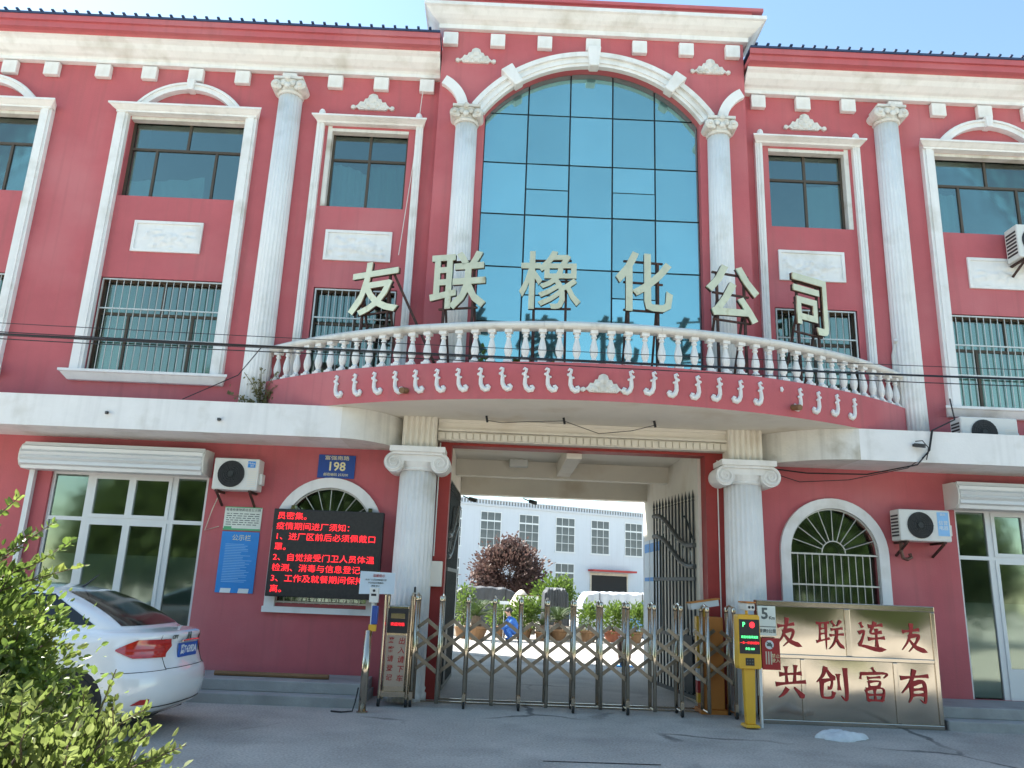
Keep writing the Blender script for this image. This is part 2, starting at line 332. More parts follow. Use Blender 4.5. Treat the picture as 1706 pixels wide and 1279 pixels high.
# ------------------------------------------------------------------ the red office building
B = thing('office_building', 'red and white three-storey office building with arched blue glass front and gateway', 'building')
CX = 1.4
def arc_pts(cx, cz, r, a0, a1, n): return [(cx+r*math.cos(a0+(a1-a0)*i/n), cz+r*math.sin(a0+(a1-a0)*i/n)) for i in range(n+1)]
def wall_panel(x0, x1, z0, z1, y, holes=(), depth=.18, arches=(), parent=B, m='red'):
    """front sheet with openings cut out and reveals; arches: (cx, half, z0, spring, cz, r)"""
    mb = MB(); hs = list(holes) + [(a[0]-a[1], a[0]+a[1], a[2], a[4]+a[5]) for a in arches]
    xs = sorted({x0, x1, *[min(max(q, x0), x1) for h in hs for q in h[:2]]}); zs = sorted({z0, z1, *[min(max(q, z0), z1) for h in hs for q in h[2:]]})
    for i in range(len(xs)-1):
        for k in range(len(zs)-1):
            a, b, c, d = xs[i], xs[i+1], zs[k], zs[k+1]; mx, mz = (a+b)/2, (c+d)/2
            if any(h[0] < mx < h[1] and h[2] < mz < h[3] for h in hs): continue
            mb.add([(a, y, c), (b, y, c), (b, y, d), (a, y, d)], [(0, 1, 2, 3)])
    Y = y+depth
    for h in holes:
        a, b, c, d = h
        for p in (((a,c),(a,d)), ((b,d),(b,c)), ((a,d),(b,d)), ((b,c),(a,c))):
            (u, v), (s, t) = p; mb.add([(u, y, v), (s, y, t), (s, Y, t), (u, Y, v)], [(0, 1, 2, 3)])
    for cx, hw, az, sp, cz, r in arches:
        aa = math.asin(min(1, hw/r)); n = 24; top = cz+r
        cur = [(cx+r*math.sin(-aa+2*aa*i/n), cz+r*math.cos(-aa+2*aa*i/n)) for i in range(n+1)]
        for i in range(n):
            (u, v), (s, t) = cur[i], cur[i+1]
            mb.add([(u, y, v), (s, y, t), (s, y, top), (u, y, top)], [(0, 1, 2, 3)])
            mb.add([(u, y, v), (s, y, t), (s, Y, t), (u, Y, v)], [(0, 3, 2, 1)])
        for x in (cx-hw, cx+hw): mb.add([(x, y, az), (x, y, cur[0][1]), (x, Y, cur[0][1]), (x, Y, az)], [(0, 1, 2, 3)])
        mb.add([(cx-hw, y, az), (cx+hw, y, az), (cx+hw, Y, az), (cx-hw, Y, az)], [(0, 1, 2, 3)])
    return mb.build('wall', m, parent)
BIG = [(-9.65, 0), (CX-7.35, 1), (CX+7.35, 2)]; SMALL = [CX-4.03, CX+3.97]
WT = 11.12
hl = []
for cx, _ in BIG: hl += [(cx-1.04, cx+1.04, 8.13, 9.72), (cx-1.06, cx+1.06, 4.90, 6.58)]
for cx in SMALL: hl += [(cx-.70, cx+.70, 8.1, 9.66), (cx-.72, cx+.72, 4.90, 6.56)]
wall_panel(-14, CX-2.8, 4.2, WT, 0, [h for h in hl if h[1] < CX])
wall_panel(CX+2.8, 18, 4.2, WT, 0, [h for h in hl if h[0] > CX])
AR = [(-2.70, .71, 1.30, 2.40, 2.40, .71), (5.40, .71, 1.30, 2.40, 2.40, .71)]
wall_panel(-14, -.97, 0, 4.2, 0, [(-7.22, -4.69, .28, 3.22)], .16, [AR[0]])
wall_panel(3.67, 18, 0, 4.2, 0, [(7.43, 10.2, .28, 3.2)], .16, [AR[1]])
BY = -.25; GH = 1.945; SPR = 9.95; AR_R = 2.351; ACZ = 8.629
wall_panel(CX-2.8, CX+2.8, 4.3, 12.02, BY, (), .2, [(CX, GH, 4.3, SPR, ACZ, AR_R)])
s = MB()
for x in (CX-2.8, CX+2.8): s.box(min(x, x+(.02 if x < CX else -.02)), max(x, x+(.02 if x < CX else -.02)), BY+.001, .6, 4.3, 12.02)
s.box(CX-2.8, CX+2.8, .6, .7, 11.1, 12.02); s.build('wall', 'red', B)
s = MB(); s.box(-14, 18, 4.9, 5.05, 4.05, 11.3); s.box(-14, -.85, 4.9, 5.05, 0, 4.05); s.box(3.28, 18, 4.9, 5.05, 0, 4.05)
s.box(-14.1, -14, 0, 5.05, 0, 11.3); s.box(18, 18.1, 0, 5.05, 0, 11.3); s.build('wall', 'factory', B)
s = MB(); s.box(-14, 18, .02, 4.9, 11.2, 11.3); s.box(-14, -.85, .19, 4.9, 4.1, 4.24); s.box(3.28, 18, .19, 4.9, 4.1, 4.24); s.box(-14, 18, .22, 4.9, 7.4, 7.5)
s.box(-14, -.9, 2.6, 2.7, .28, 11.2); s.box(3.4, 18, 2.6, 2.7, .28, 11.2); s.box(-14, -.9, .16, 4.9, 0, .27); s.box(3.4, 18, .16, 4.9, 0, .27)
for x in (-8, -4.3, 6.8): s.box(x-.05, x+.05, .25, 2.6, .28, 11.2)
s.build('interior', 'dark', B)
s = MB(); s.box(-9, -1.2, 5.06, 8.75, 0, 9.2); s.build('unseen_rear_wing', 'factory', B)  # never in view; placed and sized for the slanting shadow edge in the courtyard
# roof with ribbed sheet edge
def roof(x0, x1):
    o = MB().box(x0, x1, -.62, 5.4, 11.33, 11.37).build('roof', 'roofblue', B)
    rib = None
    x = x0+.1
    while x < x1-.05:
        if rib is None: rib = MB().yz([(-.66, 0), (5.4, 0), (5.4, .028), (-.66, .028)], -.022, .022).build('roof_rib', 'roofblue', o, loc=(x, 0, 11.372))
        else: again(rib, (x, 0, 11.372))
        x += .212
    s = MB(); s.box(x0, x1, -.60, -.56, 11.22, 11.328); s.box(x0, x1, -.56, .0, 11.10, 11.225)
    s.yz([(-.48, 11.11), (-.03, 11.11), (-.03, 11.0), (-.3, 11.0)], x0, x1)
    s.build('fascia', 'red', B)
    c = MB(); prof = [(-.42, 11.10), (-.42, 11.02), (-.36, 10.99), (-.30, 10.92), (-.20, 10.85), (-.14, 10.83), (-.11, 10.80), (-.11, 10.735), (0.01, 10.735), (0.01, 11.10)]
    c.yz(prof, x0, x1); c.build('cornice', 'white', B)
roof(-14, CX-2.82); roof(CX+2.82, 18)
c = MB(); prof = [(-.60, 12.03), (-.60, 11.96), (-.56, 11.94), (-.48, 11.85), (-.42, 11.80), (-.38, 11.78), (-.33, 11.75), (-.33, 11.66), (.3, 11.66), (.3, 12.03)]
# centre cornice: mitred returns on both ends
def mitre(mb, prof, x0, x1):
    n = len(prof); vs = []
    for (y, z) in prof:
        e = max(0, -(y-BY)); vs.append((x0-e, y, z))
    for (y, z) in prof:
        e = max(0, -(y-BY)); vs.append((x1+e, y, z))
    fs = [tuple(range(n)), tuple(range(2*n-1, n-1, -1))] + [(i, i+n, (i+1) % n+n, (i+1) % n) for i in range(n)]
    mb.add(vs, fs)
    for sgn, x in ((-1, x0), (1, x1)):
        for (ya, za), (yb, zb) in zip(prof[:-3], prof[1:-2]):
            ea, eb = max(0, -(ya-BY)), max(0, -(yb-BY))
            mb.add([(x+sgn*ea, ya, za), (x+sgn*eb, yb, zb), (x+sgn*eb, .3, zb), (x+sgn*ea, .3, za)], [(0, 1, 2, 3)])
mitre(c, prof, CX-2.8, CX+2.8); c.build('cornice', 'white', B)
MB().box(CX-2.9, CX+2.9, -.53, .8, 12.031, 12.13).build('parapet', 'red', B)
MB().box(CX-3.1, CX+3.1, -.58, .86, 12.131, 12.20).build('parapet_cap', 'red', B)
# dentils
d0 = MB().box(-.135, .135, -.10, 0, -.13, .13).build('dentil', 'white', B, loc=(-8.57, 0, 10.585), bevel=.012)
dx = [-9.5, -7.76, -6.9, -6.03, -5.16, -4.28, -3.42, -2.56, -1.70, 4.55, 5.4, 6.26, 7.16, 7.98, 8.86, 9.72, -10.4, -11.2]
for x in dx: again(d0, (x*.985+.02 if x < CX else x*.985+.02, 0, 10.585))
for x in (-1.25, -.38, .49, CX-.01, 2.25, 3.12, 3.98): again(d0, (x, BY, 11.44))

# window kit
def window(cx, z0, z1, w, y, top=(.5,), bot=(.24, .76), tz=.63, gl='blueglass', fm='bronze', fw_=.045):
    mb = MB(); x0, x1 = cx-w/2, cx+w/2; h = fw_/2; zt = z0+(z1-z0)*tz
    mb.box(x0, x0+fw_, y, y+.06, z0, z1); mb.box(x1-fw_, x1, y, y+.06, z0, z1)
    mb.box(x0+fw_, x1-fw_, y, y+.06, z0, z0+fw_); mb.box(x0+fw_, x1-fw_, y, y+.06, z1-fw_, z1)
    mb.box(x0+fw_, x1-fw_, y+.002, y+.058, zt-h, zt+h)
    cells = []
    for fr, a, b in ((bot, z0+fw_, zt-h), (top, zt+h, z1-fw_)):
        xs = [x0+fw_/2] + [x0+w*q for q in fr] + [x1-fw_/2]
        for q in xs[1:-1]: mb.box(q-h, q+h, y+.004, y+.056, a, b)
        for i in range(len(xs)-1): cells.append((xs[i]+h, xs[i+1]-h, a, b))
    o = mb.build('window', fm, B)
    for a, b, c, d in cells: MB().box(a, b, y+.024, y+.03, c, d).build('pane', gl, o)
    return o
def curtain(o, x0, x1, z0, z1, y, m='curtain', sagl=0, sagr=0, waves=5):
    n = 28; vs = []; 
    for i in range(n+1):
        t = i/n; x = x0+(x1-x0)*t; yy = y+.03*math.sin(t*waves*6.28)+.015*math.sin(t*waves*2.3*6.28)
        top = z1-sagl*(1-t)**2-sagr*t**2
        vs += [(x, yy, z0), (x+.01, yy+.02, (z0+top)/2), (x, yy*.98, top)]
    fs = [(3*i+k, 3*i+3+k, 3*i+4+k, 3*i+1+k) for i in range(n) for k in (0, 1)]
    return MB().add(vs, fs).build('curtain', m, o, smooth=True)
def grille(o, x0, x1, z0, z1, y, n, hz, m='grille', r=.0085):
    mb = MB(); mb.box(x0, x1, y-.012, y+.012, z0, z0+.024); mb.box(x0, x1, y-.012, y+.012, z1-.024, z1)
    mb.box(x0, x0+.024, y-.011, y+.011, z0, z1); mb.box(x1-.024, x1, y-.011, y+.011, z0, z1)
    for z in hz: mb.box(x0+.024, x1-.024, y-.014, y-.001, z-.012, z+.012)
    for i in range(1, n): x = x0+(x1-x0)*i/n; mb.tube([(x, y+.008, z0+.02), (x, y+.008, z1-.02)], r, 5, False)
    mb.build('grille', m, o)
def sill(cx, w, z0, z1, parent, p=.2):
    h = w/2; prof = [(-p, z1), (-p, z1-.04), (-p*.85, z1-.055), (-p*.5, z0+.02), (-p*.42, z0), (0, z0), (0, z1)]; n = len(prof)
    vs = [(cx-h-max(0, -y-p*.42), y, z) for y, z in prof] + [(cx+h+max(0, -y-p*.42), y, z) for y, z in prof]
    MB().add(vs, [tuple(range(n)), tuple(range(2*n-1, n-1, -1))] + [(i, i+n, (i+1) % n+n, (i+1) % n) for i in range(n)]).build('sill', 'white', parent)
def plaque(cx, cz, w, h, parent, seed):
    mb = MB(); x0, x1, z0, z1 = cx-w/2, cx+w/2, cz-h/2, cz+h/2; f = .05
    mb.box(x0, x1, -.035, .0, z0, z0+f); mb.box(x0, x1, -.035, 0, z1-f, z1); mb.box(x0, x0+f, -.035, 0, z0+f, z1-f); mb.box(x1-f, x1, -.035, 0, z0+f, z1-f)
    o = mb.build('plaque', 'white', parent)
    g = np.random.default_rng(seed); nx, nz = 46, 20; xs = np.linspace(x0+f, x1-f, nx); zs = np.linspace(z0+f, z1-f, nz); hgt = np.zeros((nz, nx))
    X, Z = np.meshgrid(xs, zs)
    for _ in range(46):
        a, b = g.normal(cx, w*.21), g.normal(cz-h*.08, h*.13); rx, rz = g.uniform(.02, .09), g.uniform(.012, .035)
        hgt = np.maximum(hgt, g.uniform(.015, .05)*np.exp(-((X-a)/rx)**2-((Z-b)/rz)**2))
    edge = np.minimum(1, np.minimum((X-x0-f)/.04, np.minimum((x1-f-X)/.04, np.minimum((Z-z0-f)/.04, (z1-f-Z)/.04)))); hgt *= np.clip(edge, 0, 1)
    vs = [(X[j, i], -.012-hgt[j, i], Z[j, i]) for j in range(nz) for i in range(nx)]
    fs = [(j*nx+i, j*nx+i+1, (j+1)*nx+i+1, (j+1)*nx+i) for j in range(nz-1) for i in range(nx-1)]
    MB().add(vs, fs).build('relief', 'white', o, smooth=True)
for cx, k in BIG:
    su = MB()                                            # surround: two jambs
    for sx in (-1, 1):
        a, b = sorted((cx+sx*1.06, cx+sx*1.265)); su.box(a, b, -.10, 0, 4.885, 9.735); su.box(a+.045, b-.045, -.13, -.10, 4.885, 9.735)
        a, b = sorted((cx+sx*1.041, cx+sx*1.06))
    su = su.build('window_surround', 'white', B)
    l = MB(); prof = [(-.25, 9.86), (-.25, 9.825), (-.22, 9.81), (-.17, 9.77), (-.14, 9.755), (-.14, 9.725), (0, 9.725), (0, 9.86)]; n = len(prof)
    vs = [(cx-1.265-max(0, -y-.14), y, z) for y, z in prof] + [(cx+1.265+max(0, -y-.14), y, z) for y, z in prof]
    l.add(vs, [tuple(range(n)), tuple(range(2*n-1, n-1, -1))] + [(i, i+n, (i+1) % n+n, (i+1) % n) for i in range(n)]); l.build('lintel', 'white', su)
    a = MB(); r = 1.18; cz = 10.40-r; aa = math.acos((9.86-cz)/r)        # segmental arch over the lintel
    for ro, ri, y0 in ((r, r-.15, -.12), (r-.02, r-.06, -.15)):
        po = [(cx+ro*math.sin(-aa+2*aa*i/18), cz+ro*math.cos(-aa+2*aa*i/18)) for i in range(19)]
        ab = math.acos(min(1, (9.861-cz)/ri)); pi_ = [(cx+ri*math.sin(-ab+2*ab*i/18), cz+ri*math.cos(-ab+2*ab*i/18)) for i in range(19)]
        for i in range(18): a.xz([po[i], po[i+1], pi_[i+1], pi_[i]], y0, 0 if y0 > -.14 else -.1205)
    a.build('pediment_arch', 'white', su)
    MB().xz([(cx-.075, 10.43), (cx+.075, 10.43), (cx+.055, 10.22), (cx-.055, 10.22)], -.18, 0).build('keystone', 'white', su, bevel=.015)
    if k == 1: sill(cx, 2.55, 4.72, 4.88, su)
    else: sill(cx, 2.55, 4.72, 4.88, su)
    MB().box(cx-1.039, cx+1.039, -.004, .125, 9.66, 9.719).build('head', 'dirty', su)
    o = window(cx, 8.13, 9.72, 2.08, .13)
    if k == 1: curtain(o, cx-1.0, cx+.35, 8.13, 8.55, .24, sagl=.0, sagr=-.12, waves=3)
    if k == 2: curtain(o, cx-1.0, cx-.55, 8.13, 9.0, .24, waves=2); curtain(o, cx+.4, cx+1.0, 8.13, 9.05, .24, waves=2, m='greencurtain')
    if k == 0: curtain(o, cx+.3, cx+1.0, 8.13, 9.05, .24, waves=3)
    o = window(cx, 4.90, 6.58, 2.12, .13, gl='glass', fm='bronze'); grille(o, cx-1.04, cx+1.04, 4.915, 6.565, .03, 17, (6.02, 5.48))
    if k == 2:
        curtain(o, cx-1.0, cx-.1, 4.97, 6.5, .25, waves=7); curtain(o, cx+.1, cx+1.0, 4.97, 6.5, .25, waves=7)
    else: curtain(o, cx-1.02, cx-.45, 4.93, 6.5, .25, m='greencurtain', waves=3); curtain(o, cx+.45, cx+1.0, 4.93, 6.5, .25, m='greencurtain', waves=3)  # green sheets added to give these panes the colour of reflected trees
    plaque(cx+(-.03 if k == 2 else -.04), 7.36, 1.2, .58, B, 10+k)
def crest(cx, y, z, s, parent):
    pl = [(-.41,.02),(-.36,.0),(-.3,.045),(-.25,.0),(.25,.0),(.3,.045),(.36,0),(.41,.02),(.40,.07),(.36,.09),(.33,.06),(.28,.10),(.24,.17),(.18,.16),(.15,.23),(.10,.24),(.08,.31),(.03,.34),(-.03,.34),(-.08,.31),(-.10,.24),(-.15,.23),(-.18,.16),(-.24,.17),(-.28,.10),(-.33,.06),(-.36,.09),(-.40,.07)]
    mb = MB().xz([(cx+a*s, z+b*s) for a, b in pl], y-.04, y)
    g = random.Random(int(cx*100))
    for a, b, r in ((0,.22,.09),(-.09,.14,.07),(.09,.14,.07),(0,.08,.08),(-.2,.07,.055),(.2,.07,.055),(-.37,.045,.045),(.37,.045,.045),(0,.3,.045),(-.14,.05,.05),(.14,.05,.05)):
        mb.ball((cx+a*s+g.uniform(-.01, .01), y-.04, z+b*s), r*s, 8, sy=.45)
    return mb.build('crest', 'dirty', parent, smooth=False)
for cx in SMALL:
    su = MB()
    for sx in (-1, 1):
        a, b = sorted((cx+sx*.835, cx+sx*.965)); su.box(a, b, -.09, 0, 4.25, 9.72); su.box(a+.03, a+.05, -.105, -.09, 4.25, 9.72); su.box(b-.05, b-.03, -.105, -.09, 4.25, 9.72)
        su.lathe([(.06, 0), (.065, .06), (.055, .12), (.035, .155), (0.001, .165)], 10, (cx+sx*.88, -.12, 9.80))
    su = su.build('window_surround', 'white', B)
    l = MB(); prof = [(-.24, 9.81), (-.24, 9.78), (-.20, 9.765), (-.13, 9.735), (-.11, 9.71), (0, 9.71), (0, 9.81)]; n = len(prof)
    vs = [(cx-.96-max(0, -y-.11)*.6, y, z) for y, z in prof] + [(cx+.96+max(0, -y-.11)*.6, y, z) for y, z in prof]
    l.add(vs, [tuple(range(n)), tuple(range(2*n-1, n-1, -1))] + [(i, i+n, (i+1) % n+n, (i+1) % n) for i in range(n)]); l.build('lintel', 'white', su)
    MB().box(cx-.699, cx+.699, -.006, .125, 9.60, 9.659).build('head', 'dirty', su)
    q = -1 if cx < CX else 1; a, b = sorted((cx+q*.70, cx+q*.775)); MB().box(a, b, -.006, -.001, 8.1, 9.70).build('reveal_strip', 'dirty', su); a, b = sorted((cx+q*.699, cx+q*.692)); MB().box(a, b, -.005, .125, 8.1, 9.60).build('reveal', 'dirty', su)
    crest(cx, 0, 10.06, .97, B)
    o = window(cx, 8.1, 9.66, 1.4, .13, bot=(.5,), tz=.64)
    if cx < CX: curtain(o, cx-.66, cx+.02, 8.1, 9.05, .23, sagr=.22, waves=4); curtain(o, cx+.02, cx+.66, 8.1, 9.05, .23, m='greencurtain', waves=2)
    else: curtain(o, cx+.02, cx+.66, 8.1, 9.05, .23, m='curtain', waves=1)
    o = window(cx, 4.90, 6.56, 1.44, .13, bot=(.5,), gl='glass'); grille(o, cx-.70, cx+.70, 4.915, 6.545, .03, 12, (6.02, 5.48))
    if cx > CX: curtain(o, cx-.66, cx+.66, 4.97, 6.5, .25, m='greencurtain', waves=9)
    plaque(cx-.03, 7.35, 1.17, .57, B, 30+int(cx))
# pilaster columns of the upper storeys
def capital(mb, x, y, z, r, h):
    mb.lathe([(r*1.02, 0), (r*1.12, h*.12), (r*1.05, h*.2), (r*1.15, h*.55), (r*1.3, h*.8)], 16, (x, y, z))
    mb.box(x-r*1.22, x+r*1.22, y-r*1.25, y+r*.9, z+h*.84, z+h)
    for sx in (-1, 1):
        mb.lathe([(.001, -.0), (r*.34, 0), (r*.46, r*.14), (r*.46, r*1.9), (r*.3, r*2.0), (.001, r*2)], 12, (x+sx*r*1.02, y-r*1.2, z+h*.52), axis='y')
        mb.ball((x+sx*r*1.02, y-r*1.23, z+h*.52), r*.2, 8)
    for i in range(-2, 3): mb.ball((x+i*r*.38, y-r*(1.3-.12*abs(i)), z+h*(.35+.2*(i % 2))), r*.27, 8, sy=.5)
    mb.ball((x, y-r*1.4, z+h*.86), r*.26, 8, sy=.5)
for x in (-4.13, 6.86):
    o = MB().lathe([(.235, 4.2), (.228, 5.0), (.222, 7.0), (.212, 10.18)], 96, (x, -.06, 0), flute=.07, nf=22).build('column', 'white', B, smooth=True)
    cb = MB(); capital(cb, x, -.08, 10.17, .215, .30); cb.build('capital', 'dirty', o)
for sx in (-1, 1):
    x = CX+sx*2.265
    o = MB().lathe([(.215, 4.3), (.205, 7.0), (.195, 9.62)], 96, (x, BY-.06, 0), flute=.07, nf=22).build('column', 'white', B, smooth=True)
    cb = MB(); capital(cb, x, BY-.08, 9.61, .2, .30); cb.build('capital', 'dirty', o)
# big arch moulding, keystones, side quarter arches
def band(cx, cz, ro, ri, a0, a1, y0, y1, n, name='arch_band', m='white', parent=B):
    mb = MB(); po = arc_pts(cx, cz, ro, a0, a1, n); pi_ = arc_pts(cx, cz, ri, a0, a1, n)
    for i in range(n): mb.xz([po[i], po[i+1], pi_[i+1], pi_[i]], y0, y1)
    return mb
aa = math.asin(GH/AR_R); a0, a1 = math.pi/2-aa*1.02, math.pi/2+aa*1.02
ab = MB()
for ro, ri, y0, y1 in ((AR_R+.26, AR_R-.01, BY-.10, BY), (AR_R+.26, AR_R+.17, BY-.15, BY-.1005), (AR_R+.11, AR_R+.05, BY-.125, BY-.1005)):
    q = band(CX, ACZ, ro, ri, a0, a1, y0, y1, 36); ab.add(q.v, q.f)
arch = ab.build('arch_moulding', 'white', B)
for ang in (-36, 0, 36):
    a = R(90+ang); u = Vector((math.cos(a), math.sin(a))); w = Vector((-u.y, u.x)); c = Vector((CX, ACZ))
    pts = [c+u*(AR_R-.06)-w*.085, c+u*(AR_R-.06)+w*.085, c+u*(AR_R+.36)+w*.125, c+u*(AR_R+.36)-w*.125]
    MB().xz([tuple(p) for p in pts], BY-.2, BY).build('keystone', 'white', arch, bevel=.02)
for sx in (-1, 1):
    q = band(CX+sx*3.05, 9.93, .80, .62, math.pi/2-sx*0 if False else (R(0) if sx < 0 else R(118)), R(62) if sx < 0 else R(180), BY-.10, BY, 12)
    q.build('side_arch', 'white', B)
    crest(CX+sx*2.17, BY, 10.98, .9, B)
# blue mirror curtain wall, pane by pane
cw = MB(); GX = [CX-GH, .24, 1.01, 1.79, 2.56, CX+GH]; GZ = [4.32, 5.0, 6.04, 7.05, 8.05, 9.06, 10.06, 11.2]; GY = -.10
cw.box(CX-GH-.05, CX+GH+.05, GY+.03, GY+.06, 4.3, 11.1); cw = cw.build('curtain_wall', 'mullion', B)
def arch_z(x): return ACZ+math.sqrt(max(0, AR_R**2-(x-CX)**2))
for i in range(5):
    for k in range(7):
        x0, x1, z0, z1 = GX[i]+.014, GX[i+1]-.014, GZ[k]+.014, GZ[k+1]-.014
        rows = [(z0, z1)]
        if i in (1, 3) and k in (2, 4): rows = [(z0, (z0+z1)/2-.012), ((z0+z1)/2+.012, z1)]
        for (a, b) in rows:
            ty = random.uniform(-.005, .005); y = GY-.008 if len(rows) == 2 and a == z0 and i == 3 else GY
            if k == 6:
                n = 12; topc = [(x0+(x1-x0)*t/n, min(b, arch_z(x0+(x1-x0)*t/n)-.005)) for t in range(n+1)]
                poly = [(x0, a)] + [(x1, a)] + topc[::-1]; poly = [p for p in poly if p[1] >= a]
                MB().xz(poly, y, y+.02).build('pane', 'mirror', cw)
            else:
                tx = random.uniform(-.004, .004)
                MB().add([(x0, y+ty, a), (x1, y-ty, a), (x1, y-ty+tx, b), (x0, y+ty+tx, b), (x0, y+.02, a), (x1, y+.02, a), (x1, y+.02, b), (x0, y+.02, b)],
                         [(0, 1, 2, 3), (0, 4, 5, 1), (1, 5, 6, 2), (2, 6, 7, 3), (3, 7, 4, 0)]).build('pane', 'mirror', cw)
mo = MB()
for sgn in (-1, 1):                                       # crumbling mortar patches along the arch
    for a in (8, 22, 30): pass
# canopy over the ground floor, ends curving back to the gate columns
def canopy(x0, x1, cpts, white_to):
    cs = MB(); cs.box(x0, x1, -.98, -.001, 3.765, 3.96); cs.box(x0, x1, -.98, -.86, 3.96, 4.25)
    o = cs.build('canopy', 'white', B)
    e = MB(); n = len(cpts)
    for i in range(n-1):
        (a, b), (c, d) = cpts[i], cpts[i+1]
        if a > c: (a, b), (c, d) = (c, d), (a, b)
        e.add([(a, b, 3.765), (c, d, 3.765), (c, d, 4.249), (a, b, 4.249)], [(0, 1, 2, 3)])
        e.add([(a, b, 3.765), (c, d, 3.765), (c, -.001, 3.765), (a, -.001, 3.765)], [(0, 3, 2, 1)])
        e.add([(a, b, 4.249), (c, d, 4.249), (c, -.001, 4.249), (a, -.001, 4.249)], [(0, 1, 2, 3)])
    e.build('canopy_end', 'dirty', o)
def bez(a, b, c, n=14): return [((1-t)**2*a[0]+2*t*(1-t)*b[0]+t*t*c[0], (1-t)**2*a[1]+2*t*(1-t)*b[1]+t*t*c[1]) for t in [i/n for i in range(n+1)]]
canopy(-14, -2.45, bez((-2.45, -.98), (-1.95, -.95), (-1.58, -.18)), 0)
canopy(5.5, 18, bez((5.5, -.98), (4.8, -.95), (4.18, -.12)), 0)
# balcony
BR, BCY, BA = 8.40, 6.35, .7134
def bp(r, a): return (CX+r*math.sin(a), BCY-r*math.cos(a))
NS = 64; A = [-BA+2*BA*i/NS for i in range(NS+1)]
bal = MB()
for i in range(NS):
    for r0, z0, z1, r1 in ((BR, 4.252, 4.80, BR-.24),):
        p, q = bp(r0, A[i]), bp(r0, A[i+1]); u, v = bp(r1, A[i]), bp(r1, A[i+1])
        bal.add([(*p, z0), (*q, z0), (*q, z1), (*p, z1)], [(0, 1, 2, 3)]); bal.add([(*p, z1), (*q, z1), (*v, z1), (*u, z1)], [(0, 1, 2, 3)])
        bal.add([(*u, 4.4), (*v, 4.4), (*v, z1), (*u, z1)], [(3, 2, 1, 0)])
bal = bal.build('balcony', 'red', B)
sf = MB()
for i in range(NS):
    p, q = bp(BR-.002, A[i]), bp(BR-.002, A[i+1])
    sf.add([(*p, 4.2525), (*q, 4.2525), (q[0], .05, 4.2525), (p[0], .05, 4.2525)], [(0, 3, 2, 1)])
    p, q = bp(BR-.24, A[i]), bp(BR-.24, A[i+1]); sf.add([(p[0], min(p[1], .04), 4.4), (q[0], min(q[1], .04), 4.4), (q[0], .05, 4.4), (p[0], .05, 4.4)], [(0, 1, 2, 3)])
sf.build('soffit', 'soffit', bal)
ra = MB(); prof = [(-.10, 5.33), (-.115, 5.35), (-.115, 5.385), (-.10, 5.40), (-.06, 5.43), (.06, 5.43), (.10, 5.40), (.10, 5.33), (.07, 5.315), (-.07, 5.315)]; n = len(prof)
NR = 7                                                    # cast rail in pieces with open joints
for s_ in range(NR):
    as_ = [-BA+2*BA*(s_+.0012)/NR + (2*BA/NR*.9976)*i/12 for i in range(13)]; m_ = MB(); vs = []
    for a in as_:
        for (d, z) in prof: vs.append((*bp(BR-.1-d, a), z+.004*math.sin(s_*3)))
    fs = [(i*n+k, (i+1)*n+k, (i+1)*n+(k+1) % n, i*n+(k+1) % n) for i in range(12) for k in range(n)] + [tuple(range(n)), tuple(range(13*n-1, 12*n-1, -1))]
    m_.add(vs, fs).build('rail', 'dirty', bal)
bb = MB(); bb.box(-.062, .062, -.062, .062, 0, .045); bb.lathe([(.052, .045), (.056, .065), (.035, .085), (.032, .1), (.052, .15), (.061, .20), (.055, .26), (.036, .34), (.027, .385), (.026, .395), (.042, .405), (.042, .425), (.030, .435), (.04, .465)], 10); bb.box(-.056, .056, -.056, .056, .465, .515)
bb = bb.build('baluster', 'white', bal, smooth=False)
NB = 48
for i in range(NB):
    a = -BA+.012+2*(BA-.012)*i/(NB-1); x, y = bp(BR-.1, a)
    if i == 0: bb.location = (x, y, 4.80); bb.rotation_euler = (0, 0, a)
    else: again(bb, (x, y, 4.80), a+random.uniform(-.06, .06))
# scroll ornaments on the balcony face
def scroll(flip):
    m_ = MB(); f = -1 if flip else 1
    path = [(-.055, .165), (-.03, .19), (-.005, .175), (-.01, .14), (-.03, .11), (-.015, .07), (-.02, .02), (-.02, -.04), (.005, -.10), (.045, -.13), (.085, -.125), (.10, -.095), (.085, -.07), (.06, -.075), (.062, -.095)]
    rr = [.012, .02, .024, .022, .026, .028, .03, .032, .038, .042, .036, .03, .024, .018, .01]
    m_.tube([(f*x, -.012, z) for x, z in path], rr, 7); m_.ball((f*-.05, -.015, .105), .024, 6); m_.ball((f*.02, -.02, .06), .02, 6)
    return m_
sl = scroll(False).build('scroll', 'white', bal, loc=(0, 0, 0), smooth=True); sr = scroll(True).build('scroll', 'white', bal, smooth=True)
first = {0: True, 1: True}
for k, x in enumerate((-2.54, -2.23, -1.91, -1.58, -1.27, -.95, -.63, -.31, 0, .32, .64, .96, 1.78, 2.10, 2.43, 2.76, 3.08, 3.40, 3.73, 4.39, 4.72, 5.07, 5.41)):
    a = math.asin((x-CX)/BR); p = bp(BR, a); w = 0 if x < CX else 1; src = (sl, sr)[w]
    if first[w]: src.location = (*p, 4.515); src.rotation_euler = (0, 0, a); first[w] = False
    else: again(src, (*p, 4.515+random.uniform(-.006, .006)), a).rotation_euler = (0, random.uniform(-.07, .07), a)
a = math.asin((4.09-CX)/BR); MB().tube([(0, -.01, .10), (.01, -.012, .13), (.0, -.012, .17)], [.02, .026, .018], 6).build('broken_scroll', 'white', bal, loc=(*bp(BR, a), 4.515))
cr_ = crest(0, 0, -.13, .78, bal); cr_.location = (*bp(BR, 0), 4.5)
